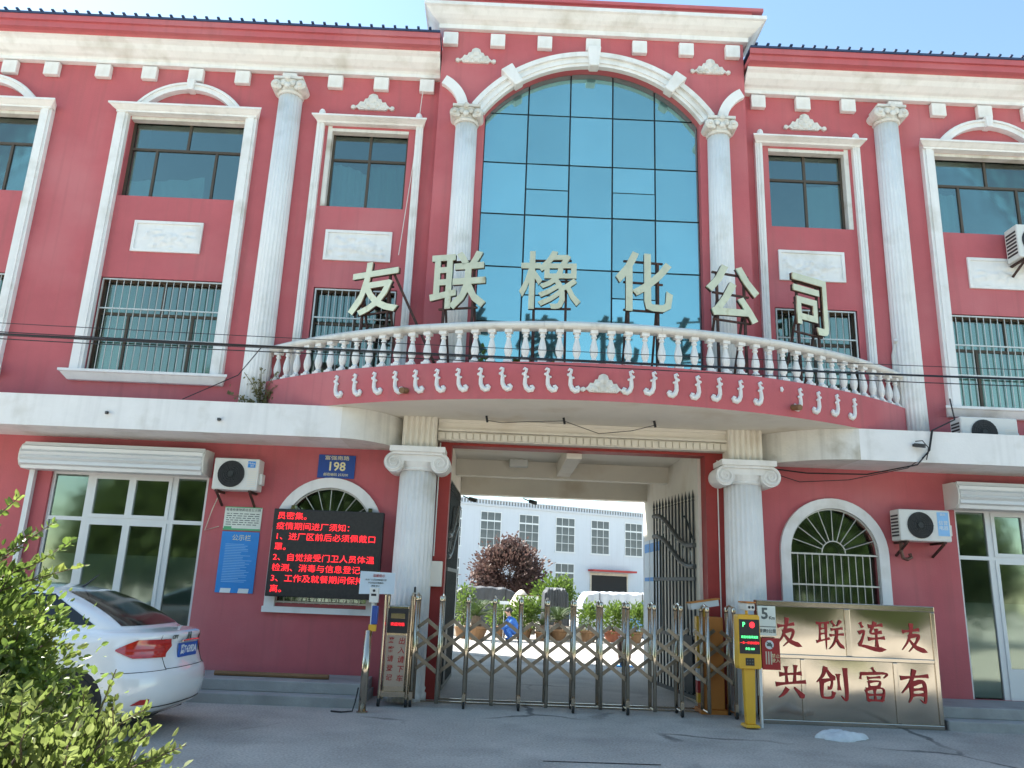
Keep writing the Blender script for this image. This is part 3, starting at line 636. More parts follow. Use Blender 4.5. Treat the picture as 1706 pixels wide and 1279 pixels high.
for x, w in ((-1.42, .0), (4.27, 0)):
    a = math.asin((x-CX)/BR); p = bp(BR, a); q = bp(BR+.16, a); MB().tube([(*p, 4.40), (*q, 4.37)], .045, 10).build('drain_spout', 'ochre', bal)
# gate columns with ionic capitals
def spiral(cx, y, cz, r, sgn, turns=2.2, n=44):
    pts = []; rr = []
    for i in range(n+1):
        t = i/n; a = math.pi/2 + sgn*(-1)*t*turns*2*math.pi; q = r*(1-t*.9); pts.append((cx+q*math.cos(a), y, cz+q*math.sin(a))); rr.append(.024*(1-.5*t))
    return pts, rr
for x in (-1.30, 3.89):
    o = MB().lathe([(.34, .0), (.34, .10), (.315, .12), (.33, .17), (.312, .2), (.31, .5), (.305, 2.0), (.292, 3.40)], 120, (x, -.25, 0), flute=.065, nf=24).build('gate_column', 'white', B, smooth=True)
    c = MB(); c.lathe([(.30, 3.38), (.315, 3.40), (.30, 3.43), (.32, 3.47), (.34, 3.52)], 24, (x, -.25, 0))
    c.box(x-.33, x+.33, -.57, .0, 3.52, 3.62)
    c.box(x-.39, x+.39, -.62, .0, 3.62, 3.66); c.box(x-.43, x+.43, -.66, .0, 3.66, 3.745)
    for sx in (-1, 1):
        c.lathe([(.001, -.560), (.15, -.560), (.158, -.57), (.158, -.2), (.155, -.0)], 20, (x+sx*.36, 0, 3.50), axis='y')
        p, q = spiral(x+sx*.36, -.572, 3.50, .142, sx); c.tube(p, q, 6)
    c.build('capital', 'white', o, bevel=0)
    u = MB(); u.box(x-.27, x+.27, -.48, .02, 3.746, 4.25)
    for i in range(6): u.tube([(x-.225+i*.09, -.482, 3.746), (x-.225+i*.09, -.482, 4.25)], .032, 6, False)
    u.build('column_block', 'soffit', o)
gb = MB(); gb.box(-1.02, 3.62, -.36, .0, 4.06, 4.25); gb.box(-1.02, 3.62, -.33, .0, 3.92, 4.055); gb.box(-1.02, 3.62, -.40, -.36, 4.06, 4.10); gb.box(-1.02, 3.62, -.39, -.36, 4.2, 4.248)
gb = gb.build('gate_lintel', 'soffit', B)
lb = MB().box(-.045, .045, -.03, 0, -.05, .05).build('lintel_block', 'soffit', gb, loc=(-.95, -.33, 3.985))
for i in range(1, 42): again(lb, (-.95+i*.1105, -.33, 3.985))
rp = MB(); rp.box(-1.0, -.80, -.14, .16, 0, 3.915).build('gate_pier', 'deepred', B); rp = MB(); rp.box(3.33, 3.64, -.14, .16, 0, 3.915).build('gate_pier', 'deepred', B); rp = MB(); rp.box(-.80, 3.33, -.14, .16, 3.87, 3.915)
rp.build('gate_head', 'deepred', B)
MB().tube([(-.985, -.16, 2.1), (-.985, -.16, 3.9)], .012, 6).build('wall_cable', 'plastic', B)
MB().tube([(3.52, -.16, .3), (3.52, -.16, 3.8)], .01, 6).build('wall_cable', 'plastic', B)
MB().box(-.95, -.85, .16, 4.9, 0, 4.05).build('passage_wall', 'soffit', B); MB().box(3.28, 3.38, .16, 4.9, 0, 4.05).build('passage_wall', 'soffit', B)
pc = MB(); pc.box(-.85, 3.28, .16, 4.9, 4.05, 4.09); pc.box(-.85, 3.28, 4.6, 4.9, 3.62, 4.049); pc.box(-.85, 3.28, 2.4, 2.65, 3.74, 4.049); pc.box(1.1, 1.35, .16, 2.4, 3.78, 4.049)
pc.build('passage_ceiling', 'soffit', B)
# arched ground-floor windows
def arch_window(cx, fan=True):
    su = MB(); z0, sp, r = 1.30, 2.40, .71
    for ro, ri, y0, y1 in ((.87, .71, -.07, -.001),):
        po = arc_pts(cx, sp, ro, 0, math.pi, 24); pi_ = arc_pts(cx, sp, ri, 0, math.pi, 24)
        for i in range(24): su.xz([po[i], po[i+1], pi_[i+1], pi_[i]], y0, y1)
        su.box(cx-ro, cx-ri, y0, y1, z0-.05, sp); su.box(cx+ri, cx+ro, y0, y1, z0-.05, sp)
        su.box(cx-ro-.02, cx+ro+.02, -.09, -.001, z0-.14, z0-.051)
    o = su.build('arched_window', 'white', B)
    n = 20; MB().xz([(cx-r, z0), (cx+r, z0)] + arc_pts(cx, sp, r, 0, math.pi, n), .10, .106).build('pane', 'glass', o)
    gr = MB(); pts = arc_pts(cx, sp, r-.015, 0, math.pi, 24); gr.tube([(x, -.015, z) for x, z in pts], .014, 5)
    gr.tube([(x, -.015, z) for x, z in arc_pts(cx, sp, .19, 0, math.pi, 12)], .012, 5)
    for i in range(1, 10):
        a = math.pi*i/10; gr.tube([(cx+.19*math.cos(a), -.015, sp+.19*math.sin(a)), (cx+(r-.02)*math.cos(a), -.015, sp+(r-.02)*math.sin(a))], .008, 5)
    for z in (sp-.02, sp-.5, z0+.02): gr.box(cx-r, cx+r, -.028, -.012, z-.013, z+.013)
    for i in range(0, 13): x = cx-r+.012+(2*r-.024)*i/12; gr.tube([(x, -.005, z0), (x, -.005, sp-.02)], .008, 5)
    gr.build('grille', 'grille', o)
arch_window(-2.70); arch_window(5.40)
# shop fronts
def front(x0, x1, z0, z1, vs, tz, y=.05, doors=True):
    f = MB(); w = .05
    f.box(x0, x0+w, y, y+.07, z0, z1); f.box(x1-w, x1, y, y+.07, z0, z1); f.box(x0+w, x1-w, y, y+.07, z1-w, z1)
    f.box(x0+w, x1-w, y+.001, y+.069, tz-.03, tz+.03)
    for v in vs: f.box(v-.045, v+.045, y+.002, y+.068, z0, z1-w)
    o = f.build('shop_front', 'alu', B); xs = [x0] + list(vs) + [x1]
    for i in range(len(xs)-1):
        a, b = xs[i]+.045, xs[i+1]-.045
        if i == 1:                                        # double sash above, double door below
            m_ = (a+b)/2
            for (c, d) in ((a, m_), (m_, b)):
                for (e, g_) in ((tz+.03, z1-w), (z0, tz-.03)):
                    s = MB(); t = .055; low = .46 if e == z0 else 0
                    s.box(c, c+t, y-.015, y+.05, e, g_); s.box(d-t, d, y-.015, y+.05, e, g_); s.box(c+t, d-t, y-.015, y+.05, e, e+t); s.box(c+t, d-t, y-.015, y+.05, g_-t, g_)
                    if low: s.box(c+t, d-t, y-.01, y+.03, e+t, e+low)
                    q = s.build('door_leaf' if low else 'sash', 'alu', o)
                    MB().box(c+t, d-t, y+.02, y+.026, e+t+max(0, low-t), g_-t).build('pane', 'shopglass', q)
        else:
            for (e, g_) in ((tz+.03, z1-w), (z0+.02, tz-.03)): MB().box(a, b, y+.03, y+.036, e, g_).build('pane', 'shopglass', o)
    return o
def film(o, cells, z1, y=.10):
    for a, b in cells: MB().box(a, b, y, y+.004, .30, z1).build('frosted_film', 'film', o)
film(front(-7.22, -4.69, .28, 3.22, (-6.60, -5.24), 2.47), ((-7.16, -6.66), (-6.54, -5.93), (-5.91, -5.30), (-5.18, -4.75)), 1.93)
film(front(7.43, 10.2, .28, 3.2, (8.0, 9.2), 2.42), ((7.49, 7.94), (8.06, 8.59), (8.61, 9.14), (9.26, 10.14)), 1.72)
def shutter(x0, x1, z0, z1):
    prof = [(-.30, z1), (-.37, z1-.04), (-.41, z1-.12), (-.42, z1-.2), (-.41, z1-.28), (-.37, z1-.36), (-.30, z0)]
    o = MB().yz([(0, z0), (0, z1)] + [(y+.02, z) for y, z in prof], x0+.03, x1-.03).build('shutter_box', 'alu', B)
    for (ya, za), (yb, zb) in zip(prof[:-1], prof[1:]):
        d = Vector((0, yb-ya, zb-za)); nrm = Vector((0, d.z, -d.y)).normalized(); m_ = (Vector((0, ya, za))+Vector((0, yb, zb)))/2+nrm*.034
        MB().yz([(ya, za-.003), (m_.y+nrm.y*.0, m_.z), (yb, zb+.003), (yb-nrm.y*.02, zb-nrm.z*.02), (ya-nrm.y*.02, za-nrm.z*.02)], x0+.031, x1-.031).build('slat', 'alu', o)
    for x in (x0, x1-.03): MB().yz([(0, z0-.01), (0, z1+.005)] + [(y-.005, z) for y, z in prof], x, x+.03).build('end_plate', 'plastic', o)
shutter(-7.55, -4.66, 3.20, 3.60); shutter(7.28, 10.35, 3.17, 3.58)
MB().box(-7.52, -7.44, -.10, -.02, .28, 3.2).build('shutter_guide', 'alu', B)
MB().tube([(6.62, -.05, 4.9), (6.63, -.06, 5.75), (6.66, -.1, 5.95), (6.64, -.16, 6.0)], .035, 8).build('drain_pipe', 'plastic', B)
eb = MB().box(-1.03, -.83, -.30, -.145, 1.64, 2.02).build('meter_box', 'soffit', B, bevel=.008)
cx_ = MB()
for (x, y, z) in ((-.25, -.75, 4.25), (.95, -.85, 4.25), (2.35, -.9, 4.25)): cx_.tube([(x, y, z), (x+.02, y, z-.1)], .02, 6)
cx_.tube([(-.25, -.75, 4.18), (.0, -.8, 4.14), (.4, -.83, 4.17), (.95, -.85, 4.2), (1.5, -.87, 4.02), (2.0, -.89, 4.08), (2.35, -.9, 4.18)], .006, 5).build('bare_wire', 'cable', B)

MB().tube([(-1.72, -.11, 10.45), (-1.80, -.06, 9.0), (-1.93, -.05, 7.2)], .007, 5).build('wall_cable', 'plastic', B)
# ------------------------------------------------------------------ roof-sign characters on the balcony
def sign_char(ch, x, y, zc, h, w, place, brace=0):
    a = math.asin((x-CX)/7.95)
    o = thing('sign_character', f'gold metal character {ch} on iron frame above balcony rail, {place}', 'sign letter', (x, y, 4.401), a, 'gold rooftop characters over the balcony')
    z = zc-4.401
    c = text('character', ch, 'gold', h*1.06, o, (0, 0, z), depth=.012, bold=.010 if ch == '橡' else .017, sx=w/(h*.98))
    bk = link('backing', text('t', ch, 'rustiron', h*1.06, o, (0, 0, z), depth=.022, bold=.008 if ch == '橡' else .014, sx=w/(h*.98)).data, None, c, (0, .036, 0)); bpy.data.objects.remove([q for q in bpy.data.objects if q.name.startswith('t') and q.data == bk.data and q != bk][0])
    me = c.data; co = np.array([v.co[:] for v in me.vertices]); c.location = (-(co[:, 0].min()+co[:, 0].max())/2, 0, z-(co[:, 2].min()+co[:, 2].max())/2)
    f = MB()
    for sx in (-.27, .27): f.box(sx*w-.018, sx*w+.018, .05, .086, 0, z+h*.36)
    for q in (-.47, 0, .36): f.box(-.36*w, .36*w, .051, .085, z+q*h-.014, z+q*h+.014)
    for sx in (-.27, .27): f.bar((sx*w, .07, z-.1), (sx*w*1.0, .62, .02), .03)
    f.build('frame', 'rustiron', o)
    if brace: f2 = MB().bar((.3*w, .07, z+.3), (.3*w+.78, .35, .55), .04); f2.build('brace', 'rustiron', o)
PL = ['leftmost of the six', 'second from left', 'third from left', 'fourth from left', 'fifth from left', 'rightmost of the six']
for q, (ch, x, y, zc, h, w) in enumerate((('友', -2.17, -.75, 6.30, .90, .92), ('联', -.78, -1.3, 6.27, .94, .88), ('橡', .64, -1.56, 6.24, .95, .90), ('化', 2.08, -1.57, 6.27, .96, .86), ('公', 3.52, -1.31, 6.25, .94, .90), ('司', 4.96, -.76, 6.33, 1.05, .86))):
    sign_char(ch, x, y, zc, h, w, PL[q], brace=(q == 0))
# pot plants standing on the balcony floor
for k, (x, y, n, h, lab) in enumerate(((-.35, -.72, 160, .62, 'leafy green pot plant on balcony beside left glass column'), (.28, -.9, 150, .5, 'bushy green pot plant on balcony, second from the left column'), (.85, -.95, 70, .42, 'small green pot plant on balcony below the third gold character'))):
    o = thing('balcony_plant', lab, 'pot plant', (x, y, 4.402))
    MB().lathe([(.09, 0), (.12, .22), (.13, .22), (.11, .2), (.001, .19)], 12).build('pot', 'pot', o)
    leaves('foliage', 'shrub', o, blob_pts([((0, 0, .28+h*.5), (.2, .15, h*.5), n)], 40+k, .2), .11, seed=60+k)
    MB().tube([(0, 0, .15), (.01, 0, .3+h*.5)], .01, 5).build('stem', 'bark', o)
# ------------------------------------------------------------------ air conditioners
def aircon(x, y, z, w, h, d, label, sticker=None, dark=True, bracket=True):
    o = thing('air_conditioner', label, 'air conditioner', (x, y, z), 0, 'outdoor air conditioning units')
    b = MB().box(0, w, 0, d, 0, h).build('casing', 'plastic', o, bevel=.02)
    cx, cz, r = w*.40, h*.5, h*.42
    MB().lathe([(r, -.004), (r, -.010), (r*.97, -.012), (.001, -.0115)], 28, (cx, 0, cz), axis='y').build('fan_opening', 'black', b)
    f = MB()
    for k in range(1, 7): f.tube([(cx+r*k/6.2*math.cos(t*.2618), -.018, cz+r*k/6.2*math.sin(t*.2618)) for t in range(25)], .0035, 4)
    for k in range(12): a = k*math.pi/6; f.tube([(cx+.05*math.cos(a), -.019, cz+.05*math.sin(a)), (cx+r*math.cos(a), -.019, cz+r*math.sin(a))], .003, 4)
    f.lathe([(.001, -.026), (.045, -.026), (.045, -.016)], 14, (cx, 0, cz), axis='y'); f.build('fan_guard', 'iron', b)
    s = MB()
    for k in range(7): s.box(-.006, -.0005, .04, d-.04, h*.14+k*h*.105, h*.14+k*h*.105+h*.055)
    s.build('side_louvre', 'black', b)
    s = MB()
    for k in range(9): s.box(w*.77, w*.96, -.003, -.0005, h*.12+k*.03, h*.12+k*.03+.012)
    s.build('front_louvre', 'soffit', b)
    MB().box(w, w+.05, d*.2, d*.8, h*.2, h*.55).build('valve_cover', 'plastic', o, bevel=.01)
    if bracket:
        for q in (.12, .85): MB().box(w*q-.02, w*q+.02, -.02, -y+.0, -.035, -.001).bar((w*q, .02, -.034), (w*q, -y-.01, -.22), .03).build('bracket', 'rustiron', o)
    return o
o = aircon(-4.51, -.36, 2.98, .71, .50, .27, 'white outdoor unit with blue badge between shutter and number plate')
MB().box(.53, .65, -.004, -.001, .36, .46).build('badge', 'poster', o); text('badge_lettering', 'Midea', 'printwhite', .045, o, (.59, -.006, .425), .001); text('badge_lettering', '美的', 'printwhite', .03, o, (.60, -.006, .385), .001)
MB().tube([(.05, .3, .0), (-.05, .31, -.3), (-.13, .33, -.62), (.08, .34, -.55)], .008, 5).build('hose', 'cream', o)
o = aircon(6.31, -.40, 2.62, .81, .49, .30, 'white outdoor unit with pale blue sticker right of the arched window')
MB().box(.60, .78, -.004, -.001, .09, .46).build('sticker', 'printblue', o)
text('sticker_lettering', '美的', 'printwhite', .045, o, (.69, -.006, .42), .001); text('sticker_lettering', '信誉\n电器', 'printwhite', .075, o, (.69, -.006, .25), .001, lead=1.05)
MB().tube([(.1, .2, -.01), (.1, .22, -.16), (.13, .24, -.26), (.2, .24, -.28), (.27, .25, -.24), (.26, .27, -.19)], .028, 8).build('hose', 'brown', o)
aircon(7.32, -.62, 4.10, .92, .50, .30, 'white outdoor unit standing on the white canopy below right window', bracket=False)
aircon(8.80, -.42, 7.52, .82, .62, .34, 'white outdoor unit on red wall above the lower right barred window')
# ------------------------------------------------------------------ plates, posters, LED board
o = thing('number_plate', 'blue enamel house number plate reading 198 above the arched window', 'sign', (-2.66, -.004, 3.46))
MB().box(-.30, .30, -.018, 0, -.19, .19).build('plate', 'blue', o, bevel=.006)
text('lettering', '198', 'printyellow', .20, o, (0, -.020, -.005), .001, bold=.004); text('lettering', '富强南路', 'printyellow', .075, o, (0, -.020, .135), .001, sx=1.35); text('lettering', '邮政编码 253200', 'printyellow', .055, o, (0, -.020, -.135), .001)
o = thing('wall_poster', 'blue notice poster with white heading on red wall beside LED board', 'poster', (-4.07, -.003, 1.90))
MB().box(-.295, .295, -.012, 0, -.48, .46).build('sheet', 'poster', o)
text('heading', '公示栏', 'printyellow', .10, o, (.02, -.014, .36), .001); p = MB()
rr = random.Random(3)
for k in range(24): z = .26-k*.025; p.box(-.22, -.22+rr.uniform(.25, .44), -.014, -.0125, z, z+.008)
p.build('print', 'printblue', o); p = MB()
for x in (-.22, .06): p.xz([(x, -.48), (x+.16, -.48), (x+.17, -.41), (x+.01, -.41)], -.014, -.0125)
p.build('building_motif', 'printwhite', o)
o = thing('wall_notice', 'small white and green notice on red wall above the blue poster', 'notice', (-4.07, -.003, 2.56))
MB().box(-.295, .295, -.012, 0, -.18, .19).build('sheet', 'posterwhite', o)
p = MB(); p.box(-.294, .294, -.014, -.0125, -.18, -.15); p.box(-.294, .294, -.014, -.0125, .175, .19); p.box(-.28, -.16, -.014, -.0125, -.15, -.12); p.build('border', 'postergreen', o)
text('heading', '有毒有害物质信息公示牌', 'printgrey', .05, o, (0, -.014, .14), .001); p = MB()
for k in range(6):
    x = -.26
    while x < .24: w = rr.uniform(.02, .09); p.box(x, min(x+w, .26), -.014, -.0125, .075-k*.034, .087-k*.034); x += w+.02
p.build('print', 'printgrey', o)
o = thing('led_board', 'black LED notice board with red scrolling text in front of the arched window', 'LED display', (-2.655, -.26, 1.40))
b = MB().box(-.86, .86, 0, .14, 0, 1.33).build('cabinet', 'black', o, bevel=.01); MB().box(-.835, .835, -.003, -.001, .025, 1.305).build('screen', 'ledface', o)
for k, t in enumerate(('员密集。', '疫情期间进厂须知：', '1、进厂区前后必须佩戴口', '罩。', '2、自觉接受门卫人员体温', '检测、消毒与信息登记。', '3、工作及就餐期间保持距', '离。')):
    text('lettering', t, 'led', .122, o, (-.80, -.006, 1.215-k*.158), .001, bold=-.0008, align='LEFT', sx=1.12)
for x in (-.6, .62): MB().box(x-.03, x+.03, .12, .255, 1.31, 1.40).build('bracket', 'steel', o)
# ------------------------------------------------------------------ retractable gate
GTY, GS, NP = -.95, .385, 12
o = thing('retractable_gate', 'stainless steel retractable lattice gate drawn across the gateway', 'gate', (-.76, GTY, 0))
pst = MB(); pst.tube([(0, 0, .06), (0, 0, 1.45)], .028, 12); pst.lathe([(.029, 1.43), (.032, 1.45), (.032, 1.50), (.022, 1.515), (.001, 1.52)], 10)
pst = pst.build('post', 'steel', o, smooth=True)
brc = MB().tube([(0, 0, 1.47), (-.0, .06, 1.51), (0, .18, 1.535), (0, .30, 1.51), (0, .36, 1.47)], .016, 6).build('arch_bracket', 'steel', o)
ft = MB().tube([(0, 0, .07), (0, .36, .07)], .015, 6).build('foot_bar', 'steel', o)
whl = MB().lathe([(.05, -.018), (.055, -.012), (.055, .012), (.05, .018)], 14, axis='x').build('wheel', 'rubber', o, loc=(0, 0, .055))
hub = MB().lathe([(.022, -.021), (.022, .021)], 10, axis='x').build('wheel_hub', 'steel', whl)
fk = MB().box(-.024, .024, -.03, .03, .05, .20).build('wheel_fork', 'steel', o)
for i in range(-1, NP):
    x = i*GS if i >= 0 else -.36
    if i > -1:
        again(pst, (x, 0, 0)); again(fk, (x, 0, 0)) if i % 2 else None
    again(pst, (x, .36, 0)); again(brc, (x, 0, 0)); again(ft, (x, 0, 0))
    if i % 2 and i > 0:
        for y in (0, .36):
            w = again(whl, (x, y, .055)); again(hub, (0, 0, 0), parent=w)
pst.location = (-.36, 0, 0); brc.location = (-.43, 0, 0); ft.location = (-.43, 0, 0); fk.location = (-.36, 0, 0); whl.location = (-.36, 0, .055)
def lattice(y, sgn):
    for i in range(-3, NP):
        pts = [(i+.5, 1.175), (i+3, .45)] if sgn < 0 else [(i+2.5, 1.175), (i, .45)]
        a, b = sorted(pts); lo, hi = -.9, NP-1+.02
        if b[0] <= lo+.2 or a[0] >= hi-.2: continue
        sl_ = (b[1]-a[1])/(b[0]-a[0])
        if a[0] < lo: a = (lo, a[1]+sl_*(lo-a[0]))
        if b[0] > hi: b = (hi, b[1]+sl_*(hi-b[0]))
        MB().bar((a[0]*GS, y, a[1]), (b[0]*GS, y, b[1]), .018, .05).build('lattice_bar', 'latticesteel', o)
lattice(.028, -1); lattice(.332, 1)
# gate drive unit
o = thing('gate_drive_unit', 'stainless gate drive cabinet with red display and lettered panel at left gate end', 'gate machine', (-1.37, -.98, 0))
MB().box(-.15, .15, 0, .34, .14, 1.36).build('cabinet', 'steel', o, bevel=.015); MB().box(-.17, .17, -.02, .36, .13, .20).build('skirt', 'steel', o)
MB().box(-.145, .145, -.012, -.001, .98, 1.32).build('display_bezel', 'black', o); MB().box(-.10, .10, -.016, -.0125, 1.06, 1.14).build('display', 'ledface', o)
text('display_lettering', '欢迎光临', 'led', .05, o, (0, -.018, 1.10), .001); MB().box(-.10, .10, -.016, -.0125, 1.18, 1.25).build('label_strip', 'steel', o)
MB().box(-.14, .14, -.008, -.001, .27, .95).build('panel', 'tanpanel', o)
for k, t in enumerate('出入请下车'): text('lettering', t, 'printred', .10, o, (.075, -.010, .87-k*.125), .001, shear=.15, bold=.001)
for k, t in enumerate('来客请登记'): text('lettering', t, 'printred', .09, o, (-.075, -.010, .88-k*.125), .001, shear=.15, bold=.001)
for x in (-.19, .19):
    MB().tube([(x, -.02, .05), (x, -.02, 1.5)], .021, 10).build('post', 'steel', o)
    MB().tube([(x, .34, .05), (x, .34, 1.5)], .021, 10).build('post', 'steel', o)
    MB().tube([(x, -.02, 1.49), (x, .04, 1.53), (x, .28, 1.53), (x, .34, 1.49)], .018, 6).build('arch_bracket', 'steel', o)
    MB().lathe([(.05, -.018), (.055, -.01), (.055, .01), (.05, .018)], 12, (x, -.02, .055), axis='x').build('wheel', 'rubber', o)
MB().lathe([(.001, 1.52), (.016, 1.52), (.016, 1.62), (.001, 1.63)], 8, (.18, .34, 0)).build('antenna', 'black', o)
o = thing('sensor_post', 'stainless sensor post with small white box beside the gate drive cabinet', 'post', (-1.69, -1.56, 0))
MB().tube([(0, 0, 0), (0, 0, 1.04)], .052, 16).build('pole', 'steel', o, smooth=True); MB().lathe([(.075, 0), (.075, .015), (.055, .02)], 16).build('base', 'steel', o)
MB().tube([(.03, .02, 1.0), (.03, .02, 1.5)], .022, 8).build('inner_pole', 'alu', o); MB().box(-.02, .10, -.05, .05, 1.40, 1.60).build('sensor_box', 'plastic', o, bevel=.008)
MB().lathe([(.001, -.056), (.018, -.056), (.018, -.05)], 12, (.04, 0, 1.56), axis='y').build('lens', 'black', o); MB().box(.005, .075, -.054, -.0505, 1.49, 1.52).build('slot', 'black', o)
MB().box(.03, .11, -.04, .05, 1.12, 1.36).build('reader', 'blue', o, bevel=.008); MB().box(.0, .10, -.03, .04, 1.03, 1.115).build('collar', 'yellow', o)
MB().tube([(-.08, .05, .30), (-.10, 0, .12), (-.12, -.05, .02), (-.25, -.10, .012), (-.4, -.05, .012)], .01, 6).build('cable', 'cable', o)
o = thing('paper_notice', 'white paper notice with red heading hung in front of the left gate column', 'notice', (-1.70, -1.05, 1.66))
MB().add([(-.25, 0, -.16), (.25, .01, -.145), (.25, .01, .15), (-.25, 0, .16), (-.25, .006, -.16), (.25, .016, -.145), (.25, .016, .15), (-.25, .006, .16)], [(0,1,2,3),(7,6,5,4),(0,4,5,1),(1,5,6,2),(2,6,7,3),(3,7,4,0)]).build('sheet', 'paleblue', o)
text('heading', '温馨提示', 'printred', .045, o, (.02, .001, .10), .001)
text('print', '请进厂人员自觉佩戴口罩\n并主动出示健康码\n测温 登记', 'printgrey', .028, o, (-.02, .001, .0), .001, lead=1.5)
MB().box(-.02, .02, .02, .05, -.15, .17).box(.1, .14, .018, .06, -.16, -.12).build('backing_strip', 'steel', o)
# ------------------------------------------------------------------ parking terminal, barrier, signs, steel screen
o = thing('parking_terminal', 'yellow parking terminal with black display and camera on a tapered post', 'parking terminal', (3.45, -1.63, 0), .06); o.scale = (.80, .85, .885)
MB().xz([(-.12, .02), (.12, .02), (.10, .06), (-.10, .06)], -.14, .14).build('base', 'yellow', o, bevel=.01)
MB().xz([(-.075, .06), (.075, .06), (.10, .86), (-.10, .86)], -.05, .06).build('post', 'yellow', o, bevel=.01)
hd = MB().xz([(-.19, .84), (.18, .84), (.20, .88), (.19, 1.60), (.17, 1.63), (-.17, 1.63), (-.19, 1.60), (-.20, .88)], -.09, .10).build('head', 'yellow', o, bevel=.012)
MB().box(-.175, .175, -.096, -.0905, 1.06, 1.56).build('screen', 'black', hd)
MB().box(-.08, .07, -.096, -.0905, .89, 1.0).build('speaker_grille', 'black', hd)
for x in (-.045, 0, .045):
    for z in (.92, .965): MB().lathe([(.001, -.099), (.012, -.099), (.012, -.096)], 8, (x-.005, 0, z), axis='y').build('speaker_hole', 'printgrey', hd)
text('display_letter', 'P', 'ledg', .10, hd, (-.095, -.098, 1.48), .001); MB().lathe([(.001, -.099), (.045, -.099), (.045, -.0965)], 18, (.05, 0, 1.48), axis='y').build('display_dot', 'led', hd)
for k, (t, m_) in enumerate((('欢迎光临请减速', 'ledg'), ('一车一杆请勿跟车', 'led'), ('余位 088', 'ledg'))): text('display_lettering', t, m_, .042, hd, (0, -.098, 1.30-k*.085), .001)
cm = MB().box(-.07, .07, -.20, .14, 1.69, 1.80).build('camera', 'plastic', o, bevel=.015); MB().box(-.08, .08, -.23, .15, 1.802, 1.825).build('sun_shield', 'orange', cm)
for x in (-.03, .03): MB().lathe([(.001, -.206), (.022, -.206), (.022, -.2)], 10, (x, 0, 1.74), axis='y').build('lens', 'black', cm)
MB().tube([(0, 0, 1.62), (0, 0, 1.70)], .025, 8).build('camera_neck', 'yellow', o); cm.rotation_euler = (0, 0, 0)
MB().box(.19, .24, .02, .10, .45, 1.05).box(.20, .235, .03, .09, 0.0, .449).build('arm_strip', 'alu', o)
o = thing('barrier_cabinet', 'orange barrier cabinet with camera behind the right end of the lattice gate', 'barrier', (3.16, -.40, 0))
MB().box(-.05, .27, -.16, .20, .06, 1.36).build('cabinet', 'orange', o, bevel=.015); MB().box(-.09, .31, -.19, .22, .0, .06).build('base', 'orange', o)
MB().box(-.12, -.055, -.12, .0, .15, 1.36).build('arm', 'yellow', o); MB().box(-.122, -.053, -.122, .002, .45, .62).build('arm_band', 'printwhite', o); MB().box(-.122, -.053, -.122, .002, .28, .45).build('arm_band', 'printred', o)
cm = MB().bar((-.24, -.2, 1.50), (.20, -.1, 1.57), .12, .09).build('camera', 'plastic', o); MB().bar((-.26, -.205, 1.553), (.22, -.095, 1.628), .14, .02).build('sun_shield', 'orange', cm)
MB().tube([(0, -.12, 1.36), (0, -.13, 1.48)], .025, 8).build('camera_neck', 'yellow', o)
o = thing('speed_sign', 'white and grey 5 km speed sign in front of the steel screen', 'sign', (3.84, -1.30, 1.33))
MB().box(-.125, .125, 0, .012, -.17, .23).build('plate', 'posterwhite', o); text('lettering', '5', 'printgrey', .21, o, (-.03, -.002, .12), .001, bold=.006); text('lettering', 'Km', 'printgrey', .06, o, (.07, -.002, .07), .001, bold=.002)
MB().box(-.124, .124, -.003, -.0005, -.055, -.045).build('rule', 'printgrey', o); text('lettering', '限速5公里', 'printgrey', .055, o, (0, -.002, -.11), .001, bold=.0015)
o = thing('no_entry_sign', 'small red no-cars notice under the white 5 km sign', 'sign', (3.88, -1.30, .93))
MB().box(-.125, .125, 0, .012, -.22, .20).build('plate', 'printred', o); MB().lathe([(.001, -.004), (.06, -.004), (.06, -.001)], 18, (-.02, 0, .11), axis='y').build('disc', 'printwhite', o)
p = MB().box(-.058, .018, -.006, -.0045, .09, .12).box(-.042, .004, -.006, -.0045, .12, .14); p.bar((-.06, -.007, .15), (.02, -.007, .07), .004, .012); p.build('car_symbol', 'printgrey', o)
p = MB()
for k in range(3): p.box(-.08+k*.035, -.062+k*.035, -.004, -.001, -.15, .02)
p.build('print', 'cream', o); text('lettering', '禁止\n驶入', 'printyellow', .06, o, (.06, -.003, -.07), .001)
o = thing('steel_screen', 'mirror-polished steel screen wall with red slogan characters standing by the right steps', 'screen wall', (5.0, -1.22, 0), -.01)
fr = MB(); fr.box(-1.27, 1.27, 0, .14, 0, .06); fr.box(-1.27, 1.27, 0, .14, 1.56, 1.64); fr.box(-1.27, -1.21, .001, .139, .06, 1.56); fr.box(1.21, 1.27, .001, .139, .06, 1.56); fr.box(-1.21, 1.21, .002, .138, .86, .92)
fr.box(-.02, .06, .003, .137, .92, 1.56); fr.box(-.68, -.62, .003, .137, .06, .86); fr.box(.62, .68, .003, .137, .06, .86); fr.build('frame', 'panelsteel', o, bevel=.01)
def pillow(x0, x1, z0, z1, b, seed):
    g_ = random.Random(seed); n = 14; m_ = 10; vs = []
    ox, oz = g_.uniform(-.2, .2), g_.uniform(-.2, .2)
    for k in range(m_+1):
        for i in range(n+1):
            u, v = i/n*2-1, k/m_*2-1; w = (1-u*u)*(1-v*v); vs.append((x0+(x1-x0)*i/n, .022-b*w*(1+.25*math.sin(3*u+ox)*math.cos(2.5*v+oz)), z0+(z1-z0)*k/m_))
    MB().add(vs, [(k*(n+1)+i, k*(n+1)+i+1, (k+1)*(n+1)+i+1, (k+1)*(n+1)+i) for k in range(m_) for i in range(n)]).build('panel', 'panelsteel', o, smooth=True)
